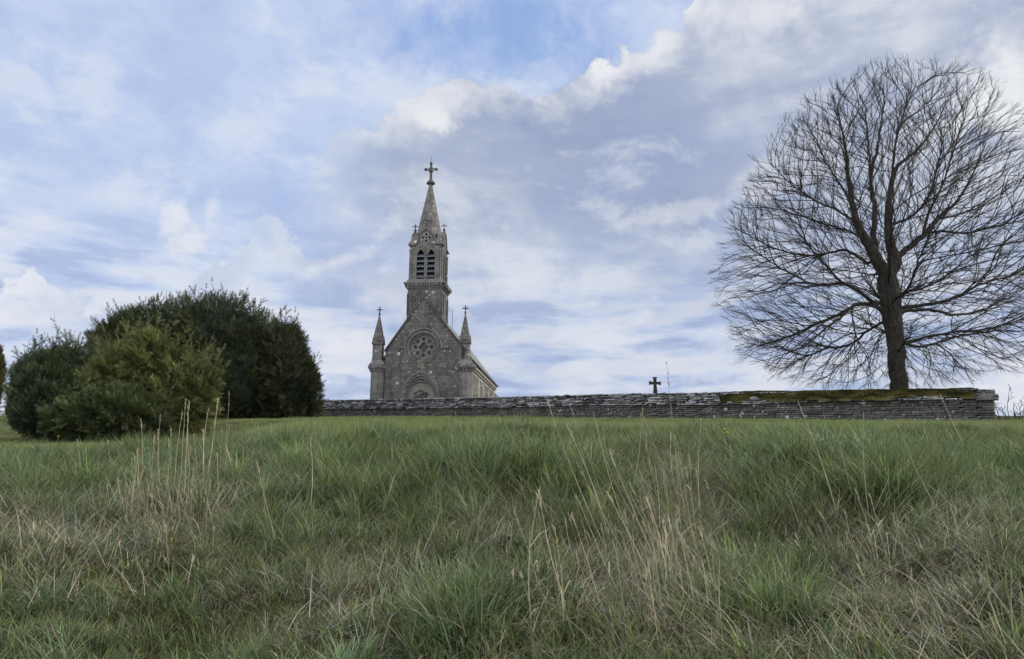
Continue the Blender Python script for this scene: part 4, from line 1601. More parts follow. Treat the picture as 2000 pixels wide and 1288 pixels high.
th_len = rng.uniform(.16, .34, NT_) * (.80 + .5 * lush) * (.42 + .58 * sstep(ty_, 2.3, 5.0)) * (1 - .25 * sstep(ty_, 5.5, 9))
th_len = th_len * np.where(bigt, 1.35, 1)
tbr = np.exp(rng.normal(0, .30, NT_))
Lb = th_len[rep] * rng.uniform(.45, 1.25, n)
lean_dir = rng.uniform(0, 2 * math.pi, NT_)
Lb = np.minimum(Lb, .40)
phi = np.where(rng.random(n) < .65, ra + rng.normal(0, .5, n), lean_dir[rep] + rng.normal(0, .5, n))
isdry = rng.random(n) < dry[rep] * .66 + .05
t0 = np.abs(rng.normal(.12, .20, n)) + rq / .12 * .22 + np.where(isdry, rng.uniform(0, .7, n), 0)
bend = np.abs(rng.normal(.95, .6, n)) + np.where(isdry, rng.uniform(-.4, .9, n), 0)
kmix = np.clip(rng.normal(.45, .25, n), 0, 1)[:, None]
tkind = rng.random(NT_)
gb = np.where((tkind < .30)[rep][:, None], G_BLUE, np.where((tkind < .62)[rep][:, None], G_MID, G_DEEP))
gcol = (gb * (1 - kmix * .45) + G_PALE * kmix * .45) * np.exp(rng.normal(0, .30, n))[:, None] * tbr[rep][:, None]
skd = rng.random(n)[:, None]
scol = np.where(skd < .40, S_GREY, np.where(skd < .70, S_PINK, np.where(skd < .82, S_GOLD, S_DARK))) * rng.uniform(.5, 1.15, n)[:, None]
wb = rng.uniform(.0026, .0066, n) * (1 + .45 * lush[rep]) * (.8 + .2 * by / 3)
tipdry = (rng.random(n) < .22)[:, None]
for sel, lst, mat in ((~isdry, green, M['grass']), (isdry, dead, M['straw'])):
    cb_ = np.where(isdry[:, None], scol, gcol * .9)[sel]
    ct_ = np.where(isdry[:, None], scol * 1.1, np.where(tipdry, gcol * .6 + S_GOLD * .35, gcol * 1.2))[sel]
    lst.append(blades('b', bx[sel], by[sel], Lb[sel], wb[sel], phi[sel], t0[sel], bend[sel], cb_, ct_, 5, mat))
# 2. short under-grass between the tussocks
n = 210000
bx, by = fan(n, 1.7, 10.5, -.8)
ppx, ppy = proj(bx, by, gz(bx, by))
thin_ = fbm(bx * 1.6, by * 1.6, 51, 3)
kp = (thin_ > rng.uniform(.30, .56, n)) & (rng.random(n) > 1.25 * zone_mask(ppx, ppy, HOLES))
bx, by, ppx, ppy = bx[kp], by[kp], ppx[kp], ppy[kp]; n = len(bx)
dryu = np.clip(zone_mask(ppx, ppy, DRY) * .85 + (fbm(bx * 1.2, by * 1.2 + 9, 53, 3) - .5) * 1.4 + .08, 0, 1)
isdry = rng.random(n) < dryu * .60 + .04
Lb = rng.uniform(.05, .17, n) * (1 + .35 * sstep(by, 4, 7))
wb = rng.uniform(.0022, .0045, n) * (1 + .08 * np.maximum(by - 3, 0))
phi = rng.uniform(0, 2 * math.pi, n)
t0 = np.abs(rng.normal(.35, .3, n)) + np.where(isdry, rng.uniform(.1, .9, n), 0)
bend = np.abs(rng.normal(.6, .5, n))
kmix = rng.random(n)[:, None]
gcol = (G_DEEP * (1 - kmix) + G_PALE * kmix) * rng.uniform(.55, 1.15, n)[:, None]
skd = rng.random(n)[:, None]
scol = np.where(skd < .35, S_GREY, np.where(skd < .65, S_PINK, S_DARK)) * rng.uniform(.5, 1.1, n)[:, None]
for sel, lst, mat in ((~isdry, green, M['grass']), (isdry, dead, M['straw'])):
    cc_ = np.where(isdry[:, None], scol, gcol)[sel]
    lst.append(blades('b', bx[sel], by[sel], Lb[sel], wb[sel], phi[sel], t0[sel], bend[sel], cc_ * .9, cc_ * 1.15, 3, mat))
# 3. flattened mats of long dead grass, combed in swirls
n = 54000
bx, by = fan(n, 1.75, 6.5, -.6)
ppx, ppy = proj(bx, by, gz(bx, by))
kp = rng.random(n) < np.clip(zone_mask(ppx, ppy, DRY) * .9 + (fbm(bx * .8, by * .8, 57, 3) - .5) * 1.5 + .08 * sstep(ppy, 1000, 1150), 0, 1) * (1 - .6 * zone_mask(ppx, ppy, LUSH))
bx, by = bx[kp], by[kp]; n = len(bx)
sw = fbm(bx * .9 + 4, by * .9, 61, 2) * 12.0
phi = sw + rng.normal(0, 1.0, n)
skd = rng.random(n)[:, None]
scol = np.where(skd < .45, S_GREY, np.where(skd < .75, S_PINK, np.where(skd < .86, S_GOLD, S_DARK))) * rng.uniform(.5, 1.2, n)[:, None]
dead.append(blades('b', bx, by, rng.uniform(.08, .24, n) * (.55 + .15 * by), rng.uniform(.0022, .0042, n), phi, rng.uniform(.5, 1.35, n), rng.uniform(-.1, .9, n), scol, scol * 1.1, 5, M['straw'], rng.uniform(0, .09, n)))
# 4. the meadow beyond the crest of the bank
n = 400000
bx, by = fan(n, 8.5, 72, -1.62, .88)
s_w = (np.stack([bx - WR.x, by - WR.y], 1) * np.array([wn.x, wn.y])).sum(1)
s_l = (np.stack([bx - WR.x, by - WR.y], 1) * np.array([wd.x, wd.y])).sum(1)
kp = (s_w > TH + .02) | (s_l < -.8)
bx, by = bx[kp], by[kp]; n = len(bx)
f1 = fbm(bx * .35, by * .35, 63, 3)
tall = fbm(bx * 1.3, by * 1.3, 65, 2)
isdry = rng.random(n) < np.clip((f1 - .40) * 1.2, 0, .34) * (1 - .6 * sstep(by, 12, 30)) + .03
Lb = rng.uniform(.07, .19, n) * (.30 + 2.1 * tall ** 1.6) * (1 - .30 * sstep(by, 11, 22))
wb = rng.uniform(.0045, .0080, n) * (by / 9) ** .62
kmix = np.clip(rng.random(n) * .7 + (f1 - .4) * 1.0, 0, 1)[:, None]
gcol = (G_MID * 1.3 * (1 - kmix) + G_PALE * np.array([1.22, 1.18, .98]) * kmix) * rng.uniform(.7, 1.2, n)[:, None]
scol = np.where(rng.random(n)[:, None] < .6, S_GREY, S_PINK) * rng.uniform(.5, 1, n)[:, None]
phi = rng.uniform(0, 2 * math.pi, n); t0 = np.abs(rng.normal(.15, .22, n)); bend = np.abs(rng.normal(.55, .4, n))
for sel, lst, mat in ((~isdry, green, M['grass']), (isdry, dead, M['straw'])):
    cc_ = np.where(isdry[:, None], scol, gcol)[sel]
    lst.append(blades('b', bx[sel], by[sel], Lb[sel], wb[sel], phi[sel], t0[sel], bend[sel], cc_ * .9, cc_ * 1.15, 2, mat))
o = join(green, 'grass'); tag(o, 'green meadow grass in tufts over the bank and the field', 'grass', kind='stuff')
o = join(dead, 'dead_grass'); tag(o, 'pale dead grass matted and standing among the green', 'dead grass', kind='stuff')
# 5. cushions of yellow-green moss low on the bank
MS = [(60, 1255, 120, 30, 1.0), (640, 1235, 90, 28, 1.0), (200, 1200, 110, 20, .7), (560, 1090, 60, 18, .5), (800, 1010, 50, 12, .5), (740, 912, 40, 8, .6), (1480, 1272, 90, 16, .6), (330, 1262, 150, 24, .8)]
n = 120000
bx, by = fan(n, 1.7, 5.6, -.4)
ppx, ppy = proj(bx, by, gz(bx, by))
mm = zone_mask(ppx, ppy, MS) + (fbm(bx * 2.2, by * 2.2, 71, 3) - .58) * 1.6
kp = mm > rng.uniform(.15, .7, n)
bx, by = bx[kp], by[kp]; n = len(bx)
k1 = rng.random(n)[:, None]
mc = np.array([.050, .056, .012]) * (1 - k1) + np.array([.17, .155, .035]) * k1
o = blades('moss', bx, by, rng.uniform(.015, .04, n), rng.uniform(.004, .008, n), rng.uniform(0, 6.3, n), rng.uniform(0, .8, n), rng.uniform(0, .6, n), mc * .8, mc * 1.2, 1, M['moss'], rng.uniform(0, .02, n))
tag(o, 'yellow-green moss cushions between the grass tufts', 'moss', kind='stuff')

# ------------------------------------------------------------------ tall dry stalks
def gpoint(px, py):
    """where the line of sight through a photo pixel meets the hill"""
    r = ray(px, py)
    lo = .8
    for Y in np.arange(1.6, 34, .02):
        p = Vector((0, 0, CAMZ)) + r * (Y / r.y)
        if p.z < gzs(p.x, p.y): return Vector((p.x, p.y, gzs(p.x, p.y)))
    return Vector((p.x, p.y, gzs(p.x, p.y)))


def stalk_mb(b, tip, r_, col, head, rl):
    """one dead flowering stem from b to tip, slightly bowed, with a thin ruined head"""
    mb = MB()
    b, tip = Vector(b), Vector(tip)
    L = (tip - b).length
    side = Vector((rl.uniform(-1, 1), rl.uniform(-1, 1), 0)) * L * .035
    pts = []
    for i in range(8):
        t = i / 7
        pts.append(b.lerp(tip, t) + side * math.sin(math.pi * t) + Vector((rl.uniform(-1, 1), rl.uniform(-1, 1), 0)) * .002 * L)
    mb.tube(pts, [r_ * (1.15 - .90 * (i / 7) ** .8) for i in range(8)], 5)
    if head:
        for k in range(rl.randint(9, 16)):
            t = rl.uniform(.86, 1.0)
            p = pts[-2].lerp(pts[-1], (t - .86) / .14)
            dd = (pts[-1] - pts[-2]).normalized() + Vector((rl.uniform(-1, 1), rl.uniform(-1, 1), rl.uniform(-.4, .4))) * .35
            q = p + dd.normalized() * rl.uniform(.012, .03)
            mb.tube([p, (p + q) / 2, q], [r_ * .35, r_ * .6, r_ * .1], 3)
    if rl.random() < .3:                       # a dead leaf still clinging to the stem
        k = rl.randint(1, 4)
        p = pts[k]
        d_ = Vector((rl.uniform(-1, 1), rl.uniform(-1, 1), .6)).normalized()
        q1, q2 = p + d_ * .06, p + d_ * .11 + Vector((0, 0, -.03))
        s_ = Vector((-d_.y, d_.x, 0)).normalized() * .003
        mb.add([p - s_, p + s_, q1 + s_, q1 - s_, q2], [(0, 1, 2, 3), (3, 2, 4)])
    mb.c = [col] * len(mb.v)
    return mb


def stalk_col(rl):
    a = rl.choice(((.33, .30, .21), (.38, .34, .24), (.27, .24, .18), (.30, .25, .18), (.35, .33, .20), (.24, .26, .15)))
    k = rl.uniform(1.2, 1.8)
    return tuple(c * k for c in a)


def clump(name, label, pairs, extra, seed, thick=.0030):
    """pairs: ((base px, py), (tip px, py)) of the stalks read off the photograph"""
    rl = random.Random(seed)
    bs = [gpoint(*a) for a, _ in pairs]
    c = sum(bs, Vector()) / len(bs)
    c.z = gzs(c.x, c.y)
    o = empty(name, c)
    tag(o, label, 'dry grass', 'clumps of tall dry grass stalks')
    off = Vector(o.location)
    for (a, t), b in zip(pairs, bs):
        tp = P(*t, b.y + rl.uniform(-.25, .25))
        stalk_mb(b - off - Vector((0, 0, .02)), tp - off, thick * rl.uniform(.8, 1.25) * max(1, b.y / 3.6), stalk_col(rl), True, rl).build('stalk', M['straw'], o)
    for k in range(extra[0]):
        cx_, cy_, rx, ry, lx, ly, dl = extra[1:]
        px, py = rl.gauss(cx_, rx), rl.gauss(cy_, ry)
        b = gpoint(px, min(py, 1285))
        h = rl.uniform(.35, 1.0) * dl
        tp = P(px + lx * h + rl.gauss(0, 22), py - ly * h, b.y + rl.uniform(-.25, .25))
        stalk_mb(b - off - Vector((0, 0, .02)), tp - off, thick * rl.uniform(.6, 1.0) * max(1, b.y / 3.6), stalk_col(rl), rl.random() < .5, rl).build('stalk', M['straw'], o)
    return o


clump('grass_clump', 'upright clump of tall pale stalks in front of the olive yew bush',
      [((352, 960), (363, 783)), ((358, 985), (369, 781)), ((375, 960), (367, 808)), ((340, 975), (356, 800)), ((398, 950), (407, 800)), ((400, 960), (426, 778)), ((425, 955), (448, 768)), ((412, 940), (420, 833)),
       ((308, 960), (313, 810)), ((314, 985), (309, 842)), ((277, 960), (276, 822)), ((299, 1000), (302, 850)), ((333, 960), (334, 836)), ((322, 985), (330, 858)), ((392, 985), (397, 842)), ((245, 1000), (258, 900)),
       ((250, 1020), (246, 915)), ((236, 1010), (230, 935)), ((430, 940), (434, 842)), ((440, 935), (449, 830)), ((385, 970), (378, 850)), ((262, 990), (268, 880)), ((466, 890), (499, 830)), ((218, 1030), (210, 950)), ((365, 1010), (372, 870))],
      (62, 335, 1030, 75, 22, 4, 140, .9), 201, .0027)
clump('grass_clump', 'dense clump of tall bleached stalks leaning left, right of centre in the foreground',
      [((1205, 1110), (1070, 785)), ((1215, 1085), (1115, 796)), ((1195, 1065), (1107, 830)), ((1235, 1060), (1162, 815)), ((1225, 990), (1255, 800)), ((1290, 985), (1251, 812)), ((1330, 1000), (1258, 815)), ((1325, 985), (1310, 842)),
       ((1330, 1010), (1316, 850)), ((1345, 1050), (1303, 712)), ((1372, 1060), (1369, 820)), ((1270, 1060), (1170, 860)), ((1300, 1130), (1190, 880)), ((1250, 1130), (1128, 905)), ((1240, 1020), (1158, 905)), ((1310, 1090), (1250, 920)),
       ((1335, 1110), (1295, 930)), ((1365, 1090), (1340, 915)), ((1385, 1060), (1360, 920)), ((1360, 1040), (1345, 890)), ((1290, 1160), (1185, 960)), ((1335, 1170), (1230, 945)), ((1380, 1130), (1330, 960)), ((1220, 1180), (1125, 965))],
      (76, 1290, 1170, 85, 45, -48, 215, .95), 202, .0024)
clump('grass_clump', 'loose group of thin dry stems leaning left, just left of the bleached clump',
      [((1035, 1200), (1052, 960)), ((1095, 1160), (1040, 982)), ((1110, 1190), (1053, 962)), ((1060, 1180), (1005, 1000)), ((1040, 1240), (1035, 1035)), ((1100, 1240), (1083, 1035)), ((1130, 1110), (1105, 1020))],
      (12, 1080, 1230, 45, 25, -30, 150, .9), 203, .0022)
clump('grass_clump', 'short grey-brown clump of broken stalks in the right foreground beside the green tuft',
      [((1625, 1140), (1580, 1035)), ((1650, 1130), (1600, 1030)), ((1690, 1120), (1650, 1000)), ((1712, 1110), (1672, 960)), ((1735, 1100), (1700, 970)), ((1780, 1130), (1745, 1010))],
      (46, 1690, 1130, 75, 28, -30, 95, .95), 204, .0024)
clump('grass_clump', 'short tangled clump of dry stalks near the lower left corner',
      [((245, 1130), (232, 1060)), ((270, 1120), (262, 1040)), ((300, 1140), (310, 1050)), ((330, 1110), (325, 1030))],
      (34, 290, 1130, 60, 28, 5, 85, .95), 205, .0025)
singles = [((1700, 1030), (1687, 805), 'single tall straight stem standing before the mossy wall, nearest its trunk side'),
           ((1640, 1020), (1560, 788), 'lone stem curving up left of the tree trunk, tip against the wall'),
           ((1850, 1020), (1755, 830), 'lone dry stem leaning left in the grass below the tree trunk'),
           ((1900, 905), (1835, 768), 'lone stem whose tip crosses the mossy coping near the wall end'),
           ((1670, 985), (1640, 868), 'short lone stem between two taller ones on the right'),
           ((604, 1010), (606, 855), 'lone upright stem left of centre, below the left end of the wall'),
           ((545, 1075), (503, 905), 'thin stem leaning left, just right of the upright stalk clump'),
           ((100, 1020), (90, 1020), None),
           ((165, 945), (152, 860), 'thin stem under the left end of the dark yew bush'),
           ((218, 915), (211, 862), 'short thin stem in front of the low spreading yew bush'),
           ((170, 1110), (92, 1020), 'bent stem leaning far left in the lower left grass'),
           ((365, 1150), (377, 1090), 'short pale stem standing alone in the lower left foreground'),
           ((1985, 1280), (1975, 1120), 'pale stem at the right edge of the foreground'),
           ((700, 965), (726, 888), 'thin stem leaning right on the bank left of the dark green tussock')]
rl = random.Random(9)
for a, t, lab in singles:
    if not lab: continue
    b = gpoint(*a)
    o = stalk_mb((0, 0, -.02), P(*t, b.y + rl.uniform(-.2, .2)) - b, .0027 * max(1, b.y / 3.6), stalk_col(rl), True, rl).build('grass_stalk', M['straw'])
    o.location = b
    tag(o, lab, 'grass stalk', 'lone dry grass stalks')


# ------------------------------------------------------------------ flowers and a leafy weed
def dandelion(px, py, Y, rad_, label, two=False):
    tp = P(px, py, Y)
    b = Vector((tp.x + .01, tp.y, gzs(tp.x, tp.y)))
    o = empty('dandelion', b)
    tag(o, label, 'flower', 'yellow flowers in the grass')
    rl = random.Random(int(px))
    tp = tp - b
    st = MB().tube([(0, 0, -.02), (tp.x * .3, 0, tp.z * .5), tp], .0028, 5)
    st.c = [(.10, .12, .04)] * len(st.v)
    st.build('stem', M['grass'], o)
    fl = MB()
    for ring_ in range(4):
        m = 20 - ring_ * 4
        for k in range(m):
            a = 2 * math.pi * (k + ring_ * .4) / m + rl.uniform(-.08, .08)
            r1 = rad_ * (1 - ring_ * .2) * rl.uniform(.85, 1.1)
            el_ = .25 + ring_ * .35
            d_ = Vector((math.cos(a) * math.cos(el_), math.sin(a) * math.cos(el_), math.sin(el_)))
            s_ = Vector((-math.sin(a), math.cos(a), 0)) * rad_ * .14
            p0 = tp + Vector((0, 0, .002 * ring_))
            fl.add([p0, p0 + d_ * r1 * .8 - s_, p0 + d_ * r1, p0 + d_ * r1 * .8 + s_], [(0, 1, 2, 3)])
    fl.c = [(.80, .55, .02)] * len(fl.v)
    fl.build('flower_head', M['petal'], o)


dandelion(1416, 840, 5.6, .021, 'upper of two bright yellow dandelions in the grass before the wall')
dandelion(1419.5, 846.5, 5.45, .019, 'lower of two bright yellow dandelions in the grass before the wall')
dandelion(114, 853, 8.0, .018, 'small yellow flower on the crest under the dark left yew bush')
dandelion(253, 855, 8.0, .016, 'small yellow flower on the crest under the low spreading yew bush')
dandelion(136, 931, 5.2, .012, 'tiny yellow flower in the rough grass at the left of the bank')
for k, (px, py, Y) in enumerate(((1022, 829, 6.8), (1036, 826, 6.9), (1020, 840, 6.7), (1064, 845, 6.6), (1048, 847, 6.5), (1021, 846, 6.4))):
    tp = P(px, py, Y)
    b = Vector((tp.x, tp.y, gzs(tp.x, tp.y)))
    mb = MB().tube([(0, 0, -.02), (.004, 0, (tp.z - b.z) * .5), tp - b], .0018, 5)
    mb.c = [(.09, .10, .04)] * len(mb.v)
    o = empty('meadow_flower', b)
    mb.build('stem', M['grass'], o)
    fl = MB()
    rl = random.Random(k)
    for q_ in range(7):
        a = rl.uniform(0, 6.3)
        c_ = tp - b + Vector((math.cos(a) * .009, math.sin(a) * .009, rl.uniform(-.012, .008)))
        for j in range(4):
            th = a + j * 1.57
            d_ = Vector((math.cos(th), math.sin(th), .5)) * .007
            s_ = Vector((-math.sin(th), math.cos(th), 0)) * .003
            fl.add([c_, c_ + d_ * .8 - s_, c_ + d_, c_ + d_ * .8 + s_], [(0, 1, 2, 3)])
    fl.c = [(.62, .56, .52)] * len(fl.v)
    fl.build('flower_head', M['petal'], o)
    tag(o, 'tiny whitish flower head on a thin stem at the crest right of the church', 'flower', 'whitish flowers on the crest')


def weed(px, py, n, Ll, label, seed):
    b = gpoint(px, py)
    o = empty('leafy_weed', b)
    tag(o, label, 'plant')
    rl = random.Random(seed)
    mb = MB()
    for k in range(n):
        a = rl.uniform(0, 6.3); el_ = rl.uniform(.3, 1.2)
        L = Ll * rl.uniform(.6, 1.1)
        d_ = Vector((math.cos(a) * math.cos(el_), math.sin(a) * math.cos(el_), math.sin(el_)))
        s_ = Vector((-math.sin(a), math.cos(a), 0))
        base = Vector((rl.uniform(-.05, .05), rl.uniform(-.05, .05), rl.uniform(0, .08)))
        g_ = rl.uniform(.7, 1.3)
        pts = []
        for i in range(5):
            t = i / 4
            p = base + d_ * L * t - Vector((0, 0, L * .5 * t * t))
            w_ = L * .20 * math.sin(math.pi * min(1, t * .9 + .08)) ** .8
            pts += [p - s_ * w_ + Vector((0, 0, w_ * .3)), p + s_ * w_ + Vector((0, 0, w_ * .3))]
        mb.add(pts, [(2 * i, 2 * i + 1, 2 * i + 3, 2 * i + 2) for i in range(4)], (.055 * g_, .105 * g_, .028 * g_))
    mb.build('leaf_rosette', M['grass'], o, True)


weed(1462, 905, 34, .12, 'bright green leafy weed in the grass right of the dandelions', 1)
weed(1012, 1085, 14, .08, 'small round-leaved weed in the dark hollow, centre foreground', 2)
# ------------------------------------------------------------------ sky and sun
SUN_EL, SUN_AZ = R(38), R(76)                      # azimuth from the view direction towards the right
sd_ = Vector((math.sin(SUN_AZ) * math.cos(SUN_EL), math.cos(SUN_AZ) * math.cos(SUN_EL), math.sin(SUN_EL)))
ld = bpy.data.lights.new('sun', 'SUN')
sun = bpy.data.objects.new('sun', ld)
COL.objects.link(sun)
ld.energy, ld.angle, ld.color = 2.8, R(8), (1, .93, .82)
sun.rotation_euler = sd_.to_track_quat('Z', 'Y').to_euler()
sun.location = (30, -10, 60)

world = bpy.data.worlds.new('World')
scene.world = world
world.use_nodes = True
wt = NT(world.node_tree)
world.node_tree.nodes.clear()
sky = wt.new('ShaderNodeTexSky', sky_type='NISHITA')
sky.sun_disc = False
sky.sun_elevation, sky.sun_rotation = SUN_EL, SUN_AZ
d = wt.vm('NORMALIZE', wt.new('ShaderNodeTexCoord').outputs['Generated'])
sx = wt.new('ShaderNodeSeparateXYZ'); wt.l.new(d, sx.inputs[0])
dx, dy, dz = sx.outputs
az = wt.m('MULTIPLY', wt.m('ARCTAN2', dx, dy), 57.29578)       # degrees right of the view direction
el = wt.m('MULTIPLY', wt.m('ARCSINE', dz), 57.29578)


def sky_dir(px, py):
    v = ray(px, py).normalized()
    return math.degrees(math.atan2(v.x, v.y)), math.degrees(math.asin(v.z))


def curve(fac_az, pts):
    """elevation (or any value) as a smooth function of azimuth"""
    n = wt.new('ShaderNodeFloatCurve')
    c = n.mapping.curves[0]
    A = sorted(pts)
    n.mapping.use_clip = False
    while len(c.points) < len(A): c.points.new(.5, .5)
    for k, (a, e) in enumerate(A):
        c.points[k].location = ((a + 60) / 120, e / 60)
        c.points[k].handle_type = 'AUTO'
    n.mapping.update()
    wt.set(n.inputs['Value'], wt.m('DIVIDE', wt.m('ADD', fac_az, 60), 120))
    return wt.m('MULTIPLY', n.outputs[0], 60)


warp = wt.vm('ADD', d, wt.vm('SCALE', n_col(wt, d, 3.0), None, .12))
nbig = wt.noise(wt.vm('MULTIPLY', warp, (1, 1, 1.6)), 3.2, 8, .58)
npuff = wt.noise(d, 17, 9, .6, .15)
npuff3 = wt.noise(wt.vm('ADD', d, (.7, 2.3, 1.1)), 34, 6, .6)
npuff2 = wt.noise(wt.vm('ADD', d, (3.1, 1.7, .4)), 8, 8, .58)
nstreak = wt.noise(wt.vm('MULTIPLY', wt.vm('ADD', d, wt.vm('SCALE', n_col(wt, d, 4.0), None, .04)), (3.2, 3.2, 17)), 1.6, 7, .55)
nveil = wt.noise(wt.vm('MULTIPLY', warp, (1, 1, 2.2)), 4.5, 9, .62)


def blob(px, py, rx, ry, soft=.55, amp=.9, ns=None, tilt=0.0):
    """cloud puff centred on the direction of a photo pixel; radii in degrees"""
    a0, e0 = sky_dir(px, py)
    ua = wt.m('SUBTRACT', az, a0); ue = wt.m('SUBTRACT', el, e0)
    ue2 = wt.m('ADD', ue, wt.m('MULTIPLY', ua, tilt))
    r2 = wt.m('ADD', wt.m('POWER', wt.m('DIVIDE', ua, rx), 2), wt.m('POWER', wt.m('DIVIDE', ue2, ry), 2))
    # even powers of negative numbers are fine here
    f = wt.m('SUBTRACT', 1, wt.m('SQRT', r2))
    f = wt.m('ADD', f, wt.m('MULTIPLY', wt.m('SUBTRACT', ns or npuff, .5), amp * 3.4))
    f = wt.m('ADD', f, wt.m('MULTIPLY', wt.m('SUBTRACT', npuff3, .5), amp * 1.5))
    return wt.ramp(f, 0, soft)


blue = wt.new('ShaderNodeBackground')
skyc = wt.mix(1, sky.outputs[0], (.062, .066, .078), 'MULTIPLY')
# the clear blue, tinted towards the photograph's
skyc = wt.mix(.8, skyc, (.29, .465, .86))
c = skyc
# thin high veil over the left and the lower sky
gap = blob(1010, 70, 15, 6.5, .9, .5, npuff2, .15)
veil = wt.m('MULTIPLY_ADD', wt.ramp(nveil, .32, .55), .36, .62, clamp=True)
veil = wt.m('MULTIPLY', veil, wt.m('MULTIPLY_ADD', gap, -.86, 1.0))
c = wt.mix(veil, c, (.545, .645, .865))
# horizontal streaks low in the sky
low = wt.ramp(el, 22, 9)
c = wt.mix(wt.m('MULTIPLY', low, wt.ramp(nstreak, .46, .58)), c, (.73, .77, .855))
c = wt.mix(wt.m('MULTIPLY', wt.m('MULTIPLY', low, .85), wt.ramp(nstreak, .50, .41)), c, (.36, .45, .69))
# mottled cloud texture all over
nm = wt.noise(wt.vm('MULTIPLY', warp, (1, 1, 1.8)), 8.5, 9, .62)
notgap = wt.m('SUBTRACT', 1, gap)
c = wt.mix(wt.m('MULTIPLY', wt.m('MULTIPLY', wt.ramp(nm, .48, .64), .55), notgap), c, (.75, .79, .89))
c = wt.mix(wt.m('MULTIPLY', wt.m('MULTIPLY', wt.ramp(nm, .48, .34), .40), notgap), c, (.40, .505, .78))
# a lower line of cumulus over the left and the church, sunlit along its tops
edge2 = curve(az, [(-60, 22), sky_dir(-150, 560), sky_dir(0, 535), sky_dir(60, 530), sky_dir(130, 575), sky_dir(230, 612), sky_dir(310, 615), sky_dir(380, 540), sky_dir(430, 510), sky_dir(478, 470),
                   sky_dir(512, 425), sky_dir(545, 450), sky_dir(620, 485), sky_dir(690, 490), sky_dir(750, 530), sky_dir(830, 580), sky_dir(960, 620), (20, 6), (60, 4)])
dist2 = wt.m('ADD', wt.m('SUBTRACT', edge2, el), wt.m('ADD', wt.m('MULTIPLY_ADD', npuff, 7.0, -3.5), wt.m('MULTIPLY_ADD', npuff3, 3.0, -1.5)))
top2 = wt.m('MULTIPLY', wt.ramp(dist2, -.1, .5), wt.ramp(dist2, 5.5, .4))
c2 = wt.mix(wt.ramp(npuff2, .40, .62), (.55, .625, .79), (.80, .825, .88))
c = wt.mix(wt.m('MULTIPLY', wt.m('MULTIPLY', top2, wt.ramp(az, 2, -6)), .85), c, c2)
# the great grey bank on the right, its upper edge read off the photograph
edge = curve(az, [(-60, -5), sky_dir(0, 800), sky_dir(420, 640), sky_dir(560, 470), sky_dir(640, 300), sky_dir(780, 225), sky_dir(880, 175), sky_dir(960, 155), sky_dir(1080, 160), sky_dir(1160, 140),
                  sky_dir(1250, 85), sky_dir(1330, 20), (20, 42), (32, 50), (60, 52)])
dist = wt.m('ADD', wt.m('SUBTRACT', edge, el), wt.m('ADD', wt.m('MULTIPLY_ADD', wt.m('ADD', npuff, npuff2), 6.0, -6.0), wt.m('MULTIPLY_ADD', npuff3, 2.4, -1.2)))
right = wt.ramp(az, -21, -8)
bank = wt.m('MULTIPLY', wt.m('MULTIPLY_ADD', wt.ramp(dist, -.08, .38), .8, wt.m('MULTIPLY', wt.ramp(dist, -1.4, 1.0), .2)), right)
shade = wt.m('ADD', wt.m('MULTIPLY', nbig, .75), wt.m('MULTIPLY', nstreak, .25))
bcol = wt.cramp(shade, [(.36, (.285, .35, .53)), (.50, (.405, .465, .615)), (.62, (.66, .70, .775))])
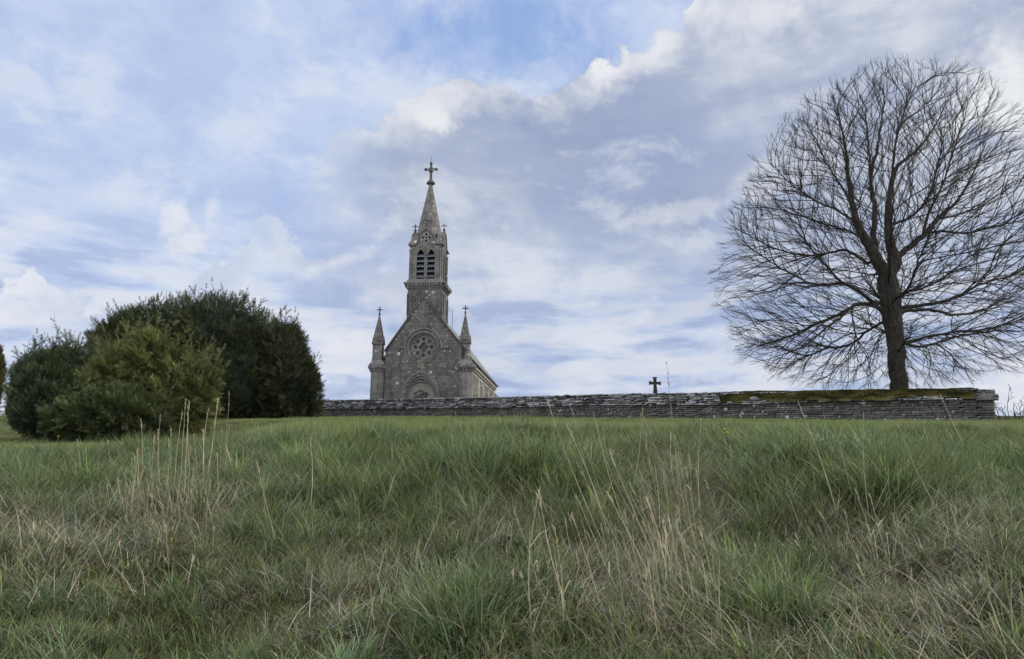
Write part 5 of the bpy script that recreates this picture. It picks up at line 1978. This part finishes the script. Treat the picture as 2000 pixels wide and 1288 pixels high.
# bluer, darker belly in the middle of the picture
belly = wt.ramp(blob(1230, 345, 15, 5.2, .9, .35, npuff2, -.28), 0, 1)
bcol = wt.mix(wt.m('MULTIPLY', belly, .75), bcol, (.335, .405, .60))
lowb = blob(720, 490, 9, 3.2, .9, .4, npuff2)
bcol = wt.mix(wt.m('MULTIPLY', lowb, .65), bcol, (.345, .425, .66))
bcol = wt.mix(wt.m('MULTIPLY', wt.ramp(nm, .50, .66), .50), bcol, (.74, .775, .83))
bcol = wt.mix(wt.m('MULTIPLY', wt.ramp(nm, .48, .36), .35), bcol, (.36, .43, .61))
bcol = wt.mix(wt.m('MULTIPLY', low, .72), bcol, c)
c = wt.mix(wt.m('MULTIPLY', bank, .94), c, bcol)
# sunlit rim of the bank
rim = wt.m('MULTIPLY', wt.m('MULTIPLY', wt.ramp(dist, -.1, .5), wt.ramp(dist, 3.8, .5)), wt.m('MULTIPLY', right, wt.ramp(el, 14, 20)))
rim = wt.m('MULTIPLY', rim, wt.m('MULTIPLY_ADD', wt.ramp(az, -8, 6), .5, .5))
c = wt.mix(wt.m('MULTIPLY', rim, wt.ramp(npuff2, .30, .62)), c, (.86, .87, .90))
# single white cumulus heads
for px, py, rx, ry, am, ti in ((345, 425, 2.0, 2.6, .7, .6), (412, 405, .9, 1.7, .5, 0), (660, 512, 4.2, 1.1, .45, -.35),
                               (850, 240, 2.6, 1.7, .9, .1), (1290, 95, 2.6, 1.6, .6, -.3), (1480, 30, 9, 2.6, .6, -.1),
                               (1955, 190, 5, 5, .95, -.3), (1900, 770, 9, 2.4, .6, 0), (700, 700, 5, 3, .5, 0), (30, 740, 5, 2, .4, 0), (1560, 330, 7, 2.0, .3, -.2), (1350, 410, 8, 1.3, .4, -.1)):
    c = wt.mix(wt.m('MULTIPLY', blob(px, py, rx, ry, .7, .75, npuff if rx < 4 else npuff2, ti), am), c, (.83, .845, .88))
# unseen sky behind the camera, brightened to add fill light
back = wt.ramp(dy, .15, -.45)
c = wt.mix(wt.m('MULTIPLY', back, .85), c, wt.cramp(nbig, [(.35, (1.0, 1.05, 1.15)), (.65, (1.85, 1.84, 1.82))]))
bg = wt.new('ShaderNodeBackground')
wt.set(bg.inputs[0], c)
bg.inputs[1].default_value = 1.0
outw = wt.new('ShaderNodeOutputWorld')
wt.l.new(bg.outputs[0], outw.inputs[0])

scene.view_settings.view_transform = 'Standard'
scene.view_settings.look = 'None'
scene.view_settings.exposure = 0
scene.view_settings.gamma = 1
scene.cycles.max_bounces = 6
scene.cycles.diffuse_bounces = 3
scene.cycles.transmission_bounces = 3
world.cycles.sampling_method = 'MANUAL'
world.cycles.sample_map_resolution = 512
